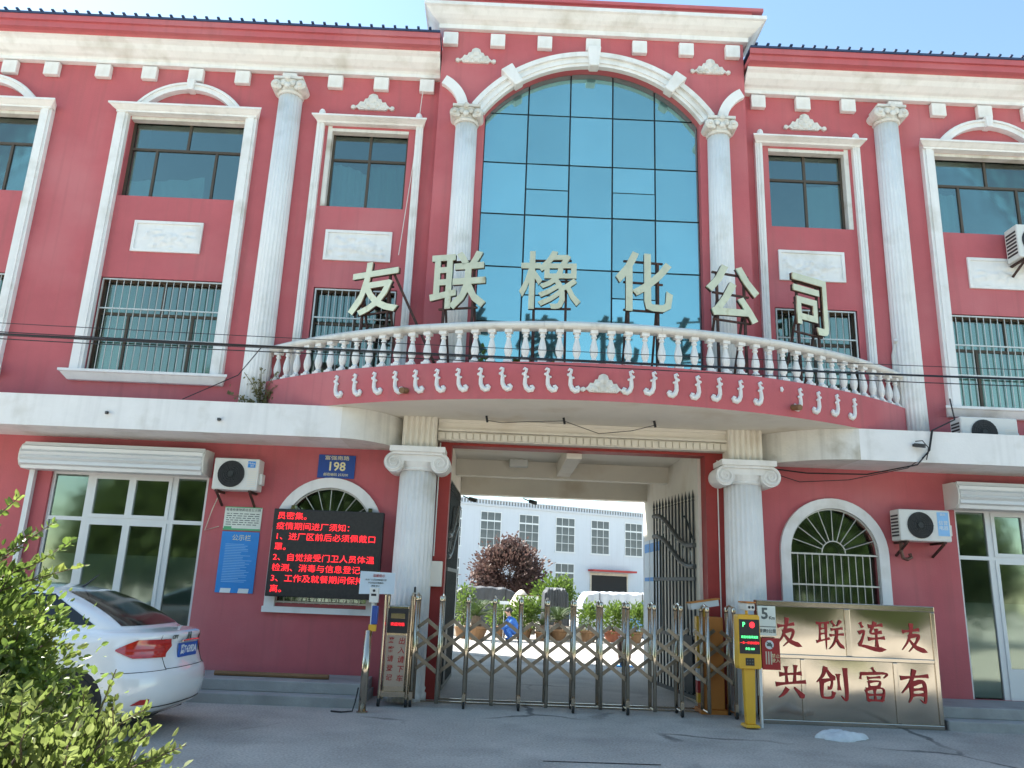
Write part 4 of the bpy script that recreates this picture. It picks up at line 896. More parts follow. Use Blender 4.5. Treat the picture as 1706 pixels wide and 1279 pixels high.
pillow(-1.21, -.02, .92, 1.56, .010, 1); pillow(.06, 1.21, .92, 1.56, .012, 2); pillow(-1.21, -.68, .06, .86, .007, 3); pillow(-.62, .62, .06, .86, .012, 4); pillow(.68, 1.21, .06, .86, .007, 5)
BR_ = {
 '友': [[(12,70),(40,74),(72,80)], [(46,99),(42,72),(30,36),(8,8),'t'], [(30,52),(66,58),(58,32),(30,2),'t'], [(32,46),(55,20),(97,3),'f']],
 '联': [[(4,87),(48,92)], [(15,88),(13,30)], [(37,91),(37,0),'t'], [(15,70),(37,72)], [(14,52),(37,54)], [(2,25),(48,37)], [(58,96),(67,80)], [(90,98),(76,80),'t'], [(54,68),(95,73)], [(50,48),(98,53)], [(75,70),(72,45),(62,20),(44,2),'t'], [(72,46),(82,20),(99,4),'f']],
 '连': [[(10,92),(21,78)], [(5,58),(23,63),(14,36),(5,18)], [(3,14),(24,14),(60,4),(99,5),'f'], [(40,81),(90,87)], [(63,98),(47,60),(86,64)], [(36,40),(95,45)], [(68,76),(67,13)]],
 '共': [[(15,70),(86,75)], [(35,96),(37,44)], [(66,98),(62,46)], [(3,41),(98,49)], [(38,31),(26,13),(10,2),'t'], [(60,31),(78,15),(90,3),'f']],
 '创': [[(32,98),(20,72),(1,50),'t'], [(34,93),(47,73),(61,60),'f'], [(18,55),(47,59),(44,36),(34,34)], [(18,57),(17,12),(26,6),(48,8),(53,23)], [(70,77),(70,30)], [(92,97),(92,5),(76,14),'t']],
 '富': [[(48,100),(55,88)], [(13,83),(9,64)], [(12,80),(91,85),(82,68),'t'], [(32,68),(71,71)], [(34,59),(36,42)], [(34,59),(69,61),(66,44)], [(36,43),(66,45)], [(24,34),(28,1)], [(24,34),(79,37),(74,2)], [(26,18),(75,20)], [(50,35),(51,3)], [(28,3),(74,4)]],
 '有': [[(6,72),(50,77),(95,82)], [(49,99),(36,62),(5,28),'t'], [(38,57),(36,22),(27,0),'t'], [(38,57),(78,60),(77,4),(63,11),'t'], [(38,40),(76,42)], [(37,24),(76,26)]]}
def brush(ch, size, parent, loc, seed):
    """brush-written character: every stroke a tapering ribbon of paint, each a hair above the last"""
    g_ = random.Random(seed); m_ = MB(); u = size/100
    for si, st_ in enumerate(BR_[ch]):
        tp = st_[-1] if isinstance(st_[-1], str) else 'n'; ps = [Vector((p[0]+g_.uniform(-1.5, 1.5), p[1]+g_.uniform(-1.5, 1.5))) for p in st_ if not isinstance(p, str)]
        q = [ps[0]*2-ps[1]] + ps + [ps[-1]*2-ps[-2]]; pts = []
        for k in range(1, len(q)-2):
            for t in [w/7 for w in range(7)]:
                a, b, c, d = q[k-1:k+3]; pts.append(.5*((2*b)+(c-a)*t+(2*a-5*b+4*c-d)*t*t+(3*b-a-3*c+d)*t**3))
        pts.append(ps[-1]); n_ = len(pts); L_, R_2 = [], []; base = 6.2 if len(BR_[ch]) < 8 else 4.6
        for k, p in enumerate(pts):
            t = k/(n_-1); d = (pts[min(k+1, n_-1)]-pts[max(k-1, 0)]).normalized(); nn = Vector((-d.y, d.x))
            w = base*(1.05-.5*math.sin(math.pi*t)**.8 + .25*math.exp(-(t/.1)**2))
            if tp == 't': w = base*(1.15*(1-t)**.8+.10)
            if tp == 'f': w = base*(.45+1.25*t if t < .82 else 1.475*(1-t)/.18+.08)
            w *= 1+g_.uniform(-.07, .07); off = Vector((1, -1)).normalized()*0
            L_.append(p+nn*w); R_2.append(p-nn*w*.9)
        y0 = -.0012-.0006*si
        vs = [((p.x-50)*u, y0, (p.y-50)*u) for p in L_] + [((p.x-50)*u, y0, (p.y-50)*u) for p in R_2]
        m_.add(vs, [(k, k+1, n_+k+1, n_+k) for k in range(n_-1)])
        vs2 = [(x, .004, z) for x, _, z in vs]; m_.add(vs+vs2, [(k, 2*n_+k, 2*n_+k+1, k+1) for k in range(n_-1)]+[(n_+k, n_+k+1, 3*n_+k+1, 3*n_+k) for k in range(n_-1)])
    return m_.build('character', 'printred', parent, loc=loc)
for k, t in enumerate('友联连友'): brush(t, .40, o, (-.83+k*.59, .004, 1.21-.01*(k % 2)), k)
for k, t in enumerate('共创富有'): brush(t, .44, o, (-.83+k*.58, .004, .56), 10+k)
# sack on the pavement
n = 22; vs = []; rr = random.Random(9)
for k in range(9):
    t = k/8
    for i in range(n):
        a = 6.283*i/n; q = (1-.0*t)*(1+.13*math.sin(3*a+1)+.07*math.sin(7*a)); rad = q*math.cos(t*1.45)
        vs.append((.33*rad*math.cos(a), .19*rad*math.sin(a), .085*math.sin(t*1.57)*(1+.25*math.sin(2*a+5*t))+rr.uniform(-.006, .006)+.004))
sk = MB().add(vs, [(k*n+i, k*n+(i+1) % n, (k+1)*n+(i+1) % n, (k+1)*n+i) for k in range(8) for i in range(n)]+[tuple(range(8*n, 9*n))]).build('sack', 'cloth', None, smooth=True, loc=(4.42, -2.18, 0))
tag(sk, 'crumpled white sack lying on pavement before the steel screen', 'sack'); sk.rotation_euler = (0, 0, .12)
pn = MB().tube([(-4.0, -.62, .315), (-3.1, -.6, .31), (-2.35, -.63, .315)], .035, 8).build('bamboo_pole', 'ochre'); tag(pn, 'bamboo pole lying on the left step below the red wall', 'pole')
# ------------------------------------------------------------------ iron gate leaves in the passage
def iron_leaf(hx, hy, fx, fy, label):
    L = math.hypot(fx-hx, fy-hy); o = thing('iron_gate', label, 'gate', (hx, hy, 0), math.atan2(fy-hy, fx-hx), 'iron gates inside the passage')
    nb = 13
    def sw(t, top):                                        # swan-neck rail height from hinge (t=0) to free edge (t=1)
        s = .5-.5*math.cos(math.pi*min(1, max(0, (t-.08)/.86))); return (2.46 if top else 2.12) + s*(.62 if top else .58)
    for z in (.10, 1.0, 1.92): MB().box(0, L, -.018, .018, z-.03, z+.03).build('rail', 'gateiron', o)
    for tp in (True, False): MB().tube([(L*i/20, 0, sw(i/20, tp)) for i in range(21)], .042, 8).build('curved_rail', 'gateiron', o)
    b = MB().box(-.013, .013, -.013, .013, .1, 1).build('bar', 'iron', o)
    for i in range(nb):
        t = i/(nb-1); x = .02+(L-.04)*t; zt = 3.18
        if i == 0: b.location = (x, 0, 0); b.scale = (1, 1, 1); b.data = MB().box(-.013, .013, -.013, .013, .08, zt).mesh('bar'); b.data.materials.append(M['iron'])
        else: again(b, (x, 0, 0))
        if i == 0: sp = MB().lathe([(.012, 0), (.026, .02), (.012, .04), (.022, .07), (.016, .11), (.001, .20)], 6).build('spear', 'iron', o, loc=(x, 0, zt))
        else: again(sp, (x, 0, zt))
        if i % 2: MB().tube([(x-.05*math.cos(q), 0, (sw(t, True)+sw(t, False))/2+.09*math.sin(q)) for q in [6.283*w/10 for w in range(11)]], .008, 4).build('scroll', 'grille', o)
    MB().tube([(L*(.02+.22*i/10), -.02, 2.55+.42*math.sin(i/10*1.5)**2) for i in range(11)], .018, 5).build('scroll', 'iron', o)
    MB().box(.10, .45, -.03, .03, .15, 1.02).build('lock_panel', 'iron', o)
iron_leaf(3.25, .35, 2.97, 2.3, 'dark iron spear-topped gate leaf folded against the right passage wall')
iron_leaf(-.80, .35, -.74, 2.3, 'dark iron gate leaf seen edge-on along the left passage wall')
# passage fittings
for k, (x, y, z, lab) in enumerate(((.35, 4.55, 3.98, 'small white ceiling lamp on the passage ceiling, left of centre'),)):
    tag(MB().box(-.18, .18, -.12, .12, -.14, .0).build('ceiling_lamp', 'plastic', None, loc=(x, 2.2, 4.048), bevel=.02), lab, 'lamp')
lm = thing('emergency_lamp', 'twin-headed emergency lamp under the passage beam', 'lamp', (1.35, 2.39, 3.92)); MB().box(-.1, .1, -.08, 0, -.06, .06).build('body', 'soffit', lm)
for x in (-.09, .09): MB().lathe([(.001, -.13), (.05, -.13), (.05, -.08)], 10, (x, 0, .07), axis='y').build('lamp_head', 'grille', lm)
for x, y, lab in ((-.62, 4.75, 'dark security camera at the left end of the passage exit'), (.72, 4.75, 'dark security camera under the middle of the passage exit beam')):
    o = thing('security_camera', lab, 'camera', (x, y, 3.61)); MB().tube([(-.18, 0, -.02), (-.05, 0, -.07), (.0, 0, -.08)], .015, 6).build('arm', 'iron', o); MB().bar((-.02, .05, -.07), (.10, -.10, -.12), .08).build('body', 'black', o)
for k, z in enumerate((0, 1, 2)):
    tag(MB().box(-.012, 0, 0, .55, .9, 2.75).build('notice_board', 'paleblue', None, loc=(3.275, 3.05+k*.6, 0)), ('pale notice board on the right passage wall, nearest the iron gate', 'pale notice board on the right passage wall, middle one', 'pale notice board on the right passage wall, nearest the exit')[k], 'notice board')
    nb_ = bpy.data.objects['notice_board' if k == 0 else f'notice_board.{k:03d}']; MB().box(-.016, -.0125, .02, .53, 2.5, 2.68).build('header', 'poster', nb_); MB().box(-.016, -.0125, .02, .53, 1.9, 1.98).build('band', 'poster', nb_)
# small cameras fixed on facade
for x, y, z, lab in ((6.33, -1.0, 4.02, 'small black security camera on the right white canopy beside hanging cables'), (-6.0, -1.0, 4.0, 'small dark security camera on the left white canopy'), (-4.3, -1.0, 3.97, 'tiny dark camera at the canopy edge above the left outdoor unit')):
    o = thing('canopy_camera', lab, 'camera', (x, y, z)); MB().box(-.02, .02, -.01, .02, -.02, .02).build('mount', 'black', o); s_ = 1 if x > 0 else .5
    MB().bar((0, -.01, 0), (.10*s_, -.12*s_, -.03*s_), .055*s_).build('body', 'black', o)
# ------------------------------------------------------------------ overhead cables
def cable(z0, z1, y0, y1, sag, r, label, x0=-18, x1=20, wob=0):
    n = 40; pts = []
    for i in range(n+1):
        t = i/n; pts.append((x0+(x1-x0)*t, y0+(y1-y0)*t, z0+(z1-z0)*t-sag*4*t*(1-t)+wob*math.sin(t*17)))
    tag(MB().tube(pts, r, 5).build('overhead_cable', 'cable'), label, 'cable', 'overhead cables across the facade')
for k, (z0, z1, sg, r, wb, lab) in enumerate(((5.0, 5.0, .26, .014, .012, 'thickest black cable of the bundle strung across the balcony front'), (5.08, 4.98, .30, .007, .008, 'thin black cable just above the thick one across the balcony'), (5.0, 4.93, .33, .007, .02, 'thin wavy black cable just under the thick one across the balcony'), (5.12, 5.06, .24, .005, 0, 'uppermost hair-thin black cable across the balustrade'), (4.9, 4.92, .22, .005, .006, 'lowest thin black cable strung across the red balcony face'))):
    cable(z0, z1, -2.32-.03*k, -2.32-.03*k, sg, r*1.1, lab, wob=wb)
def run(pts, r, lab): tag(MB().tube(pts, r, 5).build('service_cable', 'cable'), lab, 'cable', 'service cables at the right canopy')
run([(7.35, -.35, 4.95), (7.0, -1.0, 4.45), (6.62, -1.03, 4.26), (6.55, -1.02, 3.95), (6.35, -1.0, 3.72), (5.8, -.5, 3.62), (5.0, -.12, 3.66), (4.3, -.12, 3.72)], .012, 'thick black cable dropping over the right canopy to the gate column')
run([(6.6, -1.03, 4.26), (6.53, -1.01, 3.9), (6.25, -.9, 3.68), (5.6, -.3, 3.55), (4.9, -.05, 3.52), (4.3, -.1, 3.68)], .007, 'thin cable looping under the right canopy along the red wall')
run([(6.5, -1.0, 3.8), (6.52, -1.05, 3.98), (6.42, -1.08, 4.08), (6.30, -1.1, 4.06)], .008, 'short cable curling to the security camera on the right canopy')
run([(4.22, -.06, 3.45), (4.24, -.06, 3.2), (4.17, -.06, 3.05), (4.25, -.05, 2.98)], .007, 'short loose cable end hanging beside the right gate column')
run([(-4.9, -.98, 4.26), (-4.2, -.7, 4.75), (-3.6, -1.6, 4.95)], .008, 'slack cable rising from the left canopy to the balcony end')
wd = thing('wall_weed', 'dry yellow-green weeds growing at the left end of the balcony', 'weed', (-3.95, -.22, 4.35))
g_ = np.random.default_rng(5); pp = []
st = MB()
for k in range(16):
    a, h = g_.uniform(-1.2, 1.2), g_.uniform(.25, .75); tip = (math.sin(a)*h*.55, -.1*g_.uniform(0, 1.5), h*math.cos(a)*.9-.12); st.tube([(0, 0, -.05), (tip[0]*.4, tip[1]*.6, tip[2]*.6), tip], .004, 4)
    for q in range(16): t = g_.uniform(.25, 1); pp.append((tip[0]*t+g_.normal()*.02, tip[1]*t+g_.normal()*.02, tip[2]*t+g_.normal()*.03))
wd.scale = (1.35, 1.2, 1.35); st.build('stem', 'weed', wd); leaves('foliage', 'weed', wd, pp, .05, seed=3)

# ------------------------------------------------------------------ white saloon car
car = thing('parked_car', 'white saloon car parked parallel to the left steps, rear to the right', 'car', (-5.70, -3.10, 0), R(177.5)); car.scale = (1.04, 1.04, 1.04)
LV = [# z, rear x, front x, half width, cap length, exponent
 (.20,-2.00,2.02,.70,.35,2.6),(.26,-2.12,2.12,.80,.42,2.6),(.34,-2.19,2.18,.84,.48,2.6),(.46,-2.215,2.2,.850,.50,2.6),(.58,-2.215,2.2,.852,.52,2.5),(.64,-2.195,2.17,.852,.54,2.5),(.67,-2.165,2.14,.850,.55,2.5),
 (.80,-2.125,2.02,.846,.58,2.4),(.90,-2.115,1.82,.835,.60,2.4),(.955,-2.125,1.55,.818,.60,2.4),(.985,-2.135,1.30,.800,.58,2.4),(1.005,-2.12,1.16,.780,.56,2.4),(1.02,-2.05,1.08,.762,.54,2.4),(1.035,-1.90,1.02,.745,.52,2.5),
 (1.05,-1.84,.98,.735,.40,2.6),(1.09,-1.76,.90,.72,.34,2.8),(1.17,-1.60,.72,.695,.30,3.0),(1.25,-1.43,.54,.67,.30,3.0),(1.33,-1.24,.36,.64,.32,3.0),(1.39,-1.07,.20,.605,.36,2.8),(1.43,-.90,.05,.565,.40,2.6),(1.455,-.70,-.05,.50,.42,2.4),(1.468,-.48,-.12,.38,.35,2.2)]
def lv(z):
    for a, b in zip(LV[:-1], LV[1:]):
        if a[0] <= z <= b[0]: t = (z-a[0])/(b[0]-a[0]); return [p+(q-p)*t for p, q in zip(a, b)]
    return LV[-1]
def cap(z, s, rear=True, off=0):
    """s 0 = middle of the tail, 1 = start of the side (positive y = left side)"""
    _, xr, xf, w, L, n = lv(z); L = min(L, (xf-xr)*.45); q = abs(s)*math.pi/2; c, sn = max(0, math.cos(q))**(2/n), max(0, math.sin(q))**(2/n)
    x = (xr+L-(L+off)*c) if rear else (xf-L+(L+off)*c); return Vector((x, math.copysign((w+off)*sn, s), z))
SS = [-1+i/14 for i in range(29)]; vs = []; fs = []
for l in LV:
    z = l[0]; vs += [cap(z, q) for q in SS] + [cap(z, -q, False) for q in SS]
m_ = 58
for k in range(len(LV)-1):
    for i in range(m_): fs.append((k*m_+i, k*m_+(i+1) % m_, (k+1)*m_+(i+1) % m_, (k+1)*m_+i))
fs += [tuple(range(m_-1, -1, -1)), tuple(range((len(LV)-1)*m_, len(LV)*m_))]
body = MB().add(vs, [f[::-1] for f in fs]).build('body', 'carwhite', car, smooth=True)
def patch(name, m, zs, sfun, off, parent, n=12):
    """sheet lying on the tail of the car; sfun(z)->(s0,s1)"""
    vs = []; 
    for z in zs:
        s0, s1 = sfun(z); vs += [cap(z, s0+(s1-s0)*i/n, off=off) for i in range(n+1)]
    k = len(zs); fs = [(j*(n+1)+i, j*(n+1)+i+1, (j+1)*(n+1)+i+1, (j+1)*(n+1)+i) for j in range(k-1) for i in range(n)]
    return MB().add(vs, fs).build(name, m, parent, smooth=True)
def lin(a, b, n): return [a+(b-a)*i/n for i in range(n+1)]
patch('rear_window', 'carglass', lin(1.075, 1.395, 8), lambda z: (-.60+.10*(z-1.07)/.33, .60-.10*(z-1.07)/.33), .006, car, 18)
for sx in (-1, 1):
    def lampf(z, sx=sx):
        t = (z-.775)/.175; return (sx*(.235-.05*max(0, 1-abs(t-.6)*2.6)+.05*(1-t)), sx*(.56+.26*max(0, min(1, 1-abs(t-.45)*1.5))))
    tl = patch('tail_lamp', 'lampred', lin(.775, .95, 12), lampf, .012, car, 14)
    patch('lamp_band', 'printred', lin(.84, .862, 2), lambda z, sx=sx: (sx*.30, sx*.70), .0145, tl, 8)
    patch('reflector', 'lampred', lin(.34, .39, 3), lambda z, sx=sx: (sx*(.50-.0*(z-.34)), sx*(.72-(z-.34)*2.2)), .010, car, 6)
def seam(pts, r=.004, name='seam'): MB().tube(pts, r, 4).build(name, 'rubber', body)
for sx in (-1, 1): seam([cap(.99-.33*t, sx*(.36-.06*t), off=.001) for t in lin(0, 1, 10)])
seam([cap(.66, q*.30, off=.001) for q in lin(-1, 1, 16)]); seam([cap(.60+.0*q, q, off=-.001) for q in lin(-1, 1, 4)][:0] or [cap(.30, -.8, off=.0), cap(.30, -.9, off=0)])
def side_glass(z0, z1, xa, xb, sx, name='side_window'):
    vs = []; zs = lin(z0, z1, 5)
    for z in zs:
        _, xr, xf, w, L, n = lv(z); t = (z-z0)/(z1-z0); a = max(xa[0]+(xa[1]-xa[0])*t, xr+L*.55); b = xb[0]+(xb[1]-xb[0])*t
        for x in lin(a, b, 10):
            if x < xr+L: c = (xr+L-x)/L; y = w*max(0, 1-min(1, c)**n)**(1/n)
            elif x > xf-L: c = (x-xf+L)/L; y = w*max(0, 1-min(1, c)**n)**(1/n)
            else: y = w
            vs.append((x, sx*(y+.007), z))
    MB().add(vs, [(k*11+i, k*11+i+1, (k+1)*11+i+1, (k+1)*11+i) for k in range(5) for i in range(10)]).build(name, 'carglass', car, smooth=True)
for sx in (-1, 1):
    side_glass(1.075, 1.37, (-1.46, -.92), (-.30, -.28), sx); side_glass(1.075, 1.37, (-.25, -.25), (.72, .12), sx)
seam([cap(.30, q*.62, off=.004) for q in lin(-1, 1, 20)], .006, 'bumper_lip')
for sx in (-1, 1): seam([cap(.655-.02*t, sx*(.30+.70*t), off=.001) for t in lin(0, 1, 12)], .0035)
for x in (-1.36, 1.28):
    for sx in (-1, 1):
        MB().lathe([(.355, sx*.848), (.345, sx*.858), (.001, sx*.857)], 28, (x, 0, .33), axis='y').build('wheel_arch', 'rubber', car)
        w = MB().lathe([(.20, sx*.66), (.305, sx*.67), (.315, sx*.72), (.315, sx*.84), (.30, sx*.868), (.205, sx*.868)], 28, (x, 0, .315), axis='y').build('wheel', 'rubber', car, smooth=False)
        rm = MB().lathe([(.205, sx*.862), (.19, sx*.866), (.17, sx*.85), (.001, sx*.848)], 20, (x, 0, .315), axis='y')
        for q in range(5): a = q*1.2566; rm.bar((x+.03*math.cos(a), sx*.862, .315+.03*math.sin(a)), (x+.19*math.cos(a), sx*.864, .315+.19*math.sin(a)), .05, .02)
        rm.build('rim', 'steel', w)
MB().box(-1.9, 1.9, -.6, .6, .16, .24).build('underbody', 'rubber', car)
pl = thing('number_plate_holder', 'x', 'x') if False else None
npz = .825; nx = cap(npz, 0).x
np_ = MB().box(nx-.022, nx-.002, -.22, .22, npz-.07, npz+.07).build('number_plate', 'plateblue', car)
tx = text('plate_lettering', '冀T·639DA', 'printwhite', .105, np_, (nx-.024, 0, npz), .001, bold=.002, rz=-math.pi/2, sx=.78)
MB().tube([(nx-.03, y, .925-.02*abs(y)) for y in lin(-.20, .20, 8)], [.012]*9, 6).build('chrome_strip', 'chrome', car)
em = text('badge', 'H', 'printgrey', .11, car, (cap(.955, 0).x-.014, 0, .962), .006, rz=-math.pi/2, bold=.002)
q = cap(.965, .20, off=.016); text('badge_lettering', 'CITY', 'printgrey', .055, car, (q.x, q.y, .965), .003, rz=-math.pi/2-.06, bold=.001, shear=.2)
MB().tube([(-.84, .0, 1.43), (-.88, 0, 1.455), (-1.02, 0, 1.58)], [.02, .012, .005], 6).build('antenna', 'black', car)

# ------------------------------------------------------------------ foreground bushes (sunlit)
def bush(label, loc, blobs, sprigs, size, seed, m='leaf'):
    o = thing('roadside_bush', label, 'bush', loc); P = blob_pts(blobs, seed, .35); g = np.random.default_rng(seed)
    st = MB(); ex = []; dr = []
    for (bx, by, bz, tx_, ty_, tz_, n) in sprigs:
        a, b = np.array((bx, by, bz)), np.array((tx_, ty_, tz_)); mid = (a+b)/2+g.normal(size=3)*.03
        st.tube([tuple(a), tuple(mid), tuple(b)], [.006, .004, .002], 5)
        for i in range(n):
            t = .15+.85*i/n; p = a+(b-a)*t+(mid-(a+b)/2)*4*t*(1-t)*.9; d = (b-a)/np.linalg.norm(b-a); s = np.cross(d, g.normal(size=3)); s /= np.linalg.norm(s)
            for sg in (-1, 1): ex.append(p); dr.append(d*.7+s*sg*.9)
    for (c, r, n) in blobs:
        for q in range(10): d = g.normal(size=3)*np.asarray(r)*.55; st.tube([(c[0]*.4, c[1]*.4, 0), tuple(np.asarray(c)*.7+d*.3), tuple(np.asarray(c)+d)], [.014, .008, .003], 5)
    st.build('branches', 'bark', o); leaves('foliage', m, o, P, size, seed=seed, up=.5, narrow=.6, jit=.5)
    leaves('sprig_leaves', m, o, ex, size*1.08, dirs=dr, seed=seed+1, up=.35, narrow=.58, jit=.35)
def auto_sprigs(n, blobs, seed, L=(.12, .26)):
    g = np.random.default_rng(seed); out = []
    for _ in range(n):
        c, r, _n = blobs[g.integers(len(blobs))]; d = g.normal(size=3); d[2] = abs(d[2])*1.1; d /= np.linalg.norm(d); a = np.asarray(c)+d*np.asarray(r)*.85
        b = a+(d*.6+np.array((.15, 0, .75)))*g.uniform(*L); out.append((*a, *b, 9))
    return out
b1 = [((-.16, 0, 1.20), (.64, .5, .50), 11000), ((-.46, .1, 1.66), (.36, .35, .26), 2600), ((.2, -.05, .98), (.48, .42, .46), 6500), ((-.1, 0, .5), (.7, .6, .5), 1500)]
bush('tall sunlit green bush at the left edge in front of the white car', (-2.70, -8.5, 0), b1,
     [(-.1, 0, 1.7, .22, 0, 2.06, 14), (-.3, 0, 1.8, -.05, .05, 2.14, 14), (.1, 0, 1.6, .55, -.05, 1.84, 18), (.15, 0, 1.55, .62, .0, 1.72, 18), (.1, -.1, 1.6, .48, -.1, 1.93, 14), (-.4, 0, 1.8, -.3, 0, 2.08, 12), (.05, 0, 1.65, .35, -.1, 1.86, 16), (.0, -.1, 1.7, .2, -.15, 1.90, 16)] + auto_sprigs(120, b1, 5, (.08, .2)), .040, 11)
b2 = [((-.05, 0, .72), (.52, .40, .36), 6500), ((-.45, 0, .8), (.45, .35, .34), 4500), ((.1, 0, .4), (.5, .42, .35), 1500)]
bush('low yellow-green bush in the bottom left corner nearest the camera', (-1.78, -9.15, 0), b2,
     [(.05, 0, .95, .22, 0, 1.30, 12), (.1, 0, .9, .38, 0, 1.16, 12), (.2, 0, .85, .55, 0, 1.02, 12), (-.1, 0, 1.0, -.02, 0, 1.22, 11), (.3, 0, .75, .60, 0, .92, 12), (-.3, 0, 1.0, -.2, 0, 1.26, 11), (.0, 0, .95, .12, -.05, 1.16, 11)] + auto_sprigs(90, b2, 6, (.08, .2)), .036, 21, 'leaflight')

# ------------------------------------------------------------------ courtyard
fa = thing('factory_hall', 'white factory hall with tall paned windows across the courtyard', 'building', (-2.36, 34.4, 0), R(25))
MB().box(-14, 30, 0, 12, 0, 6.35).build('wall', 'factory', fa); MB().box(-14.2, 30.2, -.12, 12.2, 6.351, 6.42).build('roof', 'factory', fa)
ev = MB().box(-14.2, 30.2, -.16, -.04, 6.70, 6.76).box(-14.2, 30.2, -.16, -.04, 6.421, 6.47).build('roof_railing', 'factory', fa)
MB().box(-14.2, 30.2, -.05, -.03, 6.47, 6.70).build('railing_back', 'concrete', ev)
sl_ = MB().box(-.045, .045, -.12, -.07, 0, .23).build('railing_slat', 'factory', ev, loc=(-2, 0, 6.47))
for i in range(1, 100): again(sl_, (-2+i*.2, 0, 6.47))
def fwin(u, z0, z1, w=1.42, nx=3, nz=4):
    f = MB(); f.box(-w/2-.05, w/2+.05, -.06, -.001, z0-.06, z0); f.box(-w/2, -w/2+.05, -.03, -.001, z0, z1); f.box(w/2-.05, w/2, -.03, -.001, z0, z1); f.box(-w/2, w/2, -.03, -.001, z1, z1+.05)
    for i in range(1, nx): x = -w/2+w*i/nx; f.box(x-.015, x+.015, -.028, -.001, z0, z1)
    for k in range(1, nz): z = z0+(z1-z0)*k/nz; q = .045 if k == nz-1 else .014; f.box(-w/2+.05, w/2-.05, -.026, -.001, z-q, z+q)
    o = f.build('window', 'alu', fa, loc=(u, 0, 0)); pn = None
    for i in range(nx):
        for k in range(nz):
            x, z = -w/2+w*(i+.5)/nx, z0+(z1-z0)*(k+.5)/nz
            if pn is None: pn = MB().box(-w/nx/2+.02, w/nx/2-.02, -.012, -.002, -(z1-z0)/nz/2+.02, (z1-z0)/nz/2-.02).build('pane', 'factoryglass', o, loc=(x, 0, z))
            else: again(pn, (x, 0, z))
M['factoryglass'] = mat('factory_glass', (.10, .115, .125), .2, var=.35, vs=.9, spec=.4)
for i in range(-1, 6): fwin(2.13+(i)*2.62, 3.9, 6.0)
for i in (-1, 0, 1, 2): fwin(2.13+i*2.62, .95, 3.15)
dr_ = MB().box(9.35, 12.05, -.02, -.001, 0, 2.55).build('loading_door', 'rubber', fa); MB().box(9.1, 12.4, -.7, -.02, 2.78, 2.90).build('door_awning', 'printred', fa); MB().box(9.25, 9.345, -.06, -.001, 0, 2.7).box(12.055, 12.15, -.06, -.001, 0, 2.7).box(9.345, 12.055, -.06, -.001, 2.56, 2.7).build('door_frame', 'cream', fa)
# plum tree and shrubs
def tree(name, label, cat, loc, trunk_h, blobs, m, size, seed, group=None, limbs=7):
    o = thing(name, label, cat, loc, 0, group); g = random.Random(seed); t = MB()
    t.tube([(0, 0, 0), (.03, .02, trunk_h*.6), (0, 0, trunk_h)], [.09*trunk_h**.5, .07*trunk_h**.5, .05*trunk_h**.5], 8)
    for i in range(limbs):
        c, r, n = blobs[i % len(blobs)]; q = (c[0]+g.uniform(-.5, .5)*r[0], c[1]+g.uniform(-.5, .5)*r[1], c[2]+g.uniform(-.2, .6)*r[2]); t.tube([(0, 0, trunk_h*.8), (q[0]*.45, q[1]*.45, trunk_h+(q[2]-trunk_h)*.5), q], [.045*trunk_h**.5, .03, .012], 6)
    t.build('trunk', 'bark', o); leaves('crown', m, o, blob_pts(blobs, seed, .3), size, seed=seed, up=.25, narrow=.55); return o
tree('plum_tree', 'round purple-leaved tree in front of the white factory hall', 'tree', (.55, 23.4, 0), 1.0,
     [((0, 0, 2.35), (1.55, 1.3, 1.1), 4200), ((-.9, 0, 1.9), (.8, .8, .8), 1300), ((.95, .1, 1.9), (.75, .8, .9), 1300), ((.05, 0, 3.35), (.6, .6, .62), 900), ((.6, 0, 3.0), (.6, .6, .5), 600), ((-.6, 0, 2.95), (.6, .6, .45), 600)], 'purple', .15, 5)
tree('willow_shrub', 'bright green arching shrub behind the dark covered machine', 'shrub', (2.5, 21.4, 0), .5,
     [((0, 0, 1.3), (.9, .7, .75), 1800), ((.4, 0, 1.6), (.5, .5, .6), 500)], 'shrub', .14, 6)
for k, (x, y, rx, h, n, m, lab, potm, pr_) in enumerate(((-1.0, 13.6, .38, 1.5, 380, 'shrub', 'tall wispy green shrub at the far left of the courtyard plants', 'ochre', .25), (1.0, 14.3, .52, 1.15, 900, 'shrub', 'dense light green shrub behind the crouching person', 'ochre', .3), (3.15, 14.2, .34, 1.05, 380, 'shrub', 'yellow-green shrub in a brown pot left of the terracotta pot', 'ochre', .28), (4.0, 14.6, .45, 1.05, 620, 'shrub', 'leafy green shrub in a terracotta pot', 'pot', .30), (4.75, 14.5, .42, 1.1, 560, 'shrub', 'leafy shrub rightmost in the row of courtyard plants', 'ochre', .26), (.2, 14.6, .4, .9, 380, 'shrub', 'low green shrub between the cycad and the crouching person', 'ochre', .26))):
    o = thing('potted_shrub', lab, 'potted plant', (x, y, 0), 0, 'potted plants in the courtyard')
    MB().lathe([(pr_*.7, 0), (pr_*.95, .28), (pr_*1.08, .30), (pr_*1.08, .36), (pr_*.95, .36), (.001, .33)], 16).build('pot', potm, o); MB().tube([(0, 0, .3), (.02, 0, .3+h*.4)], .02, 6).build('stem', 'bark', o)
    leaves('foliage', m, o, blob_pts([((0, 0, .3+h*.45), (rx, rx, h*.45), n), ((rx*.3, 0, .3+h*.62), (rx*.7, rx*.7, h*.3), n//2)], 80+k, .15), .11, seed=80+k, up=.3)
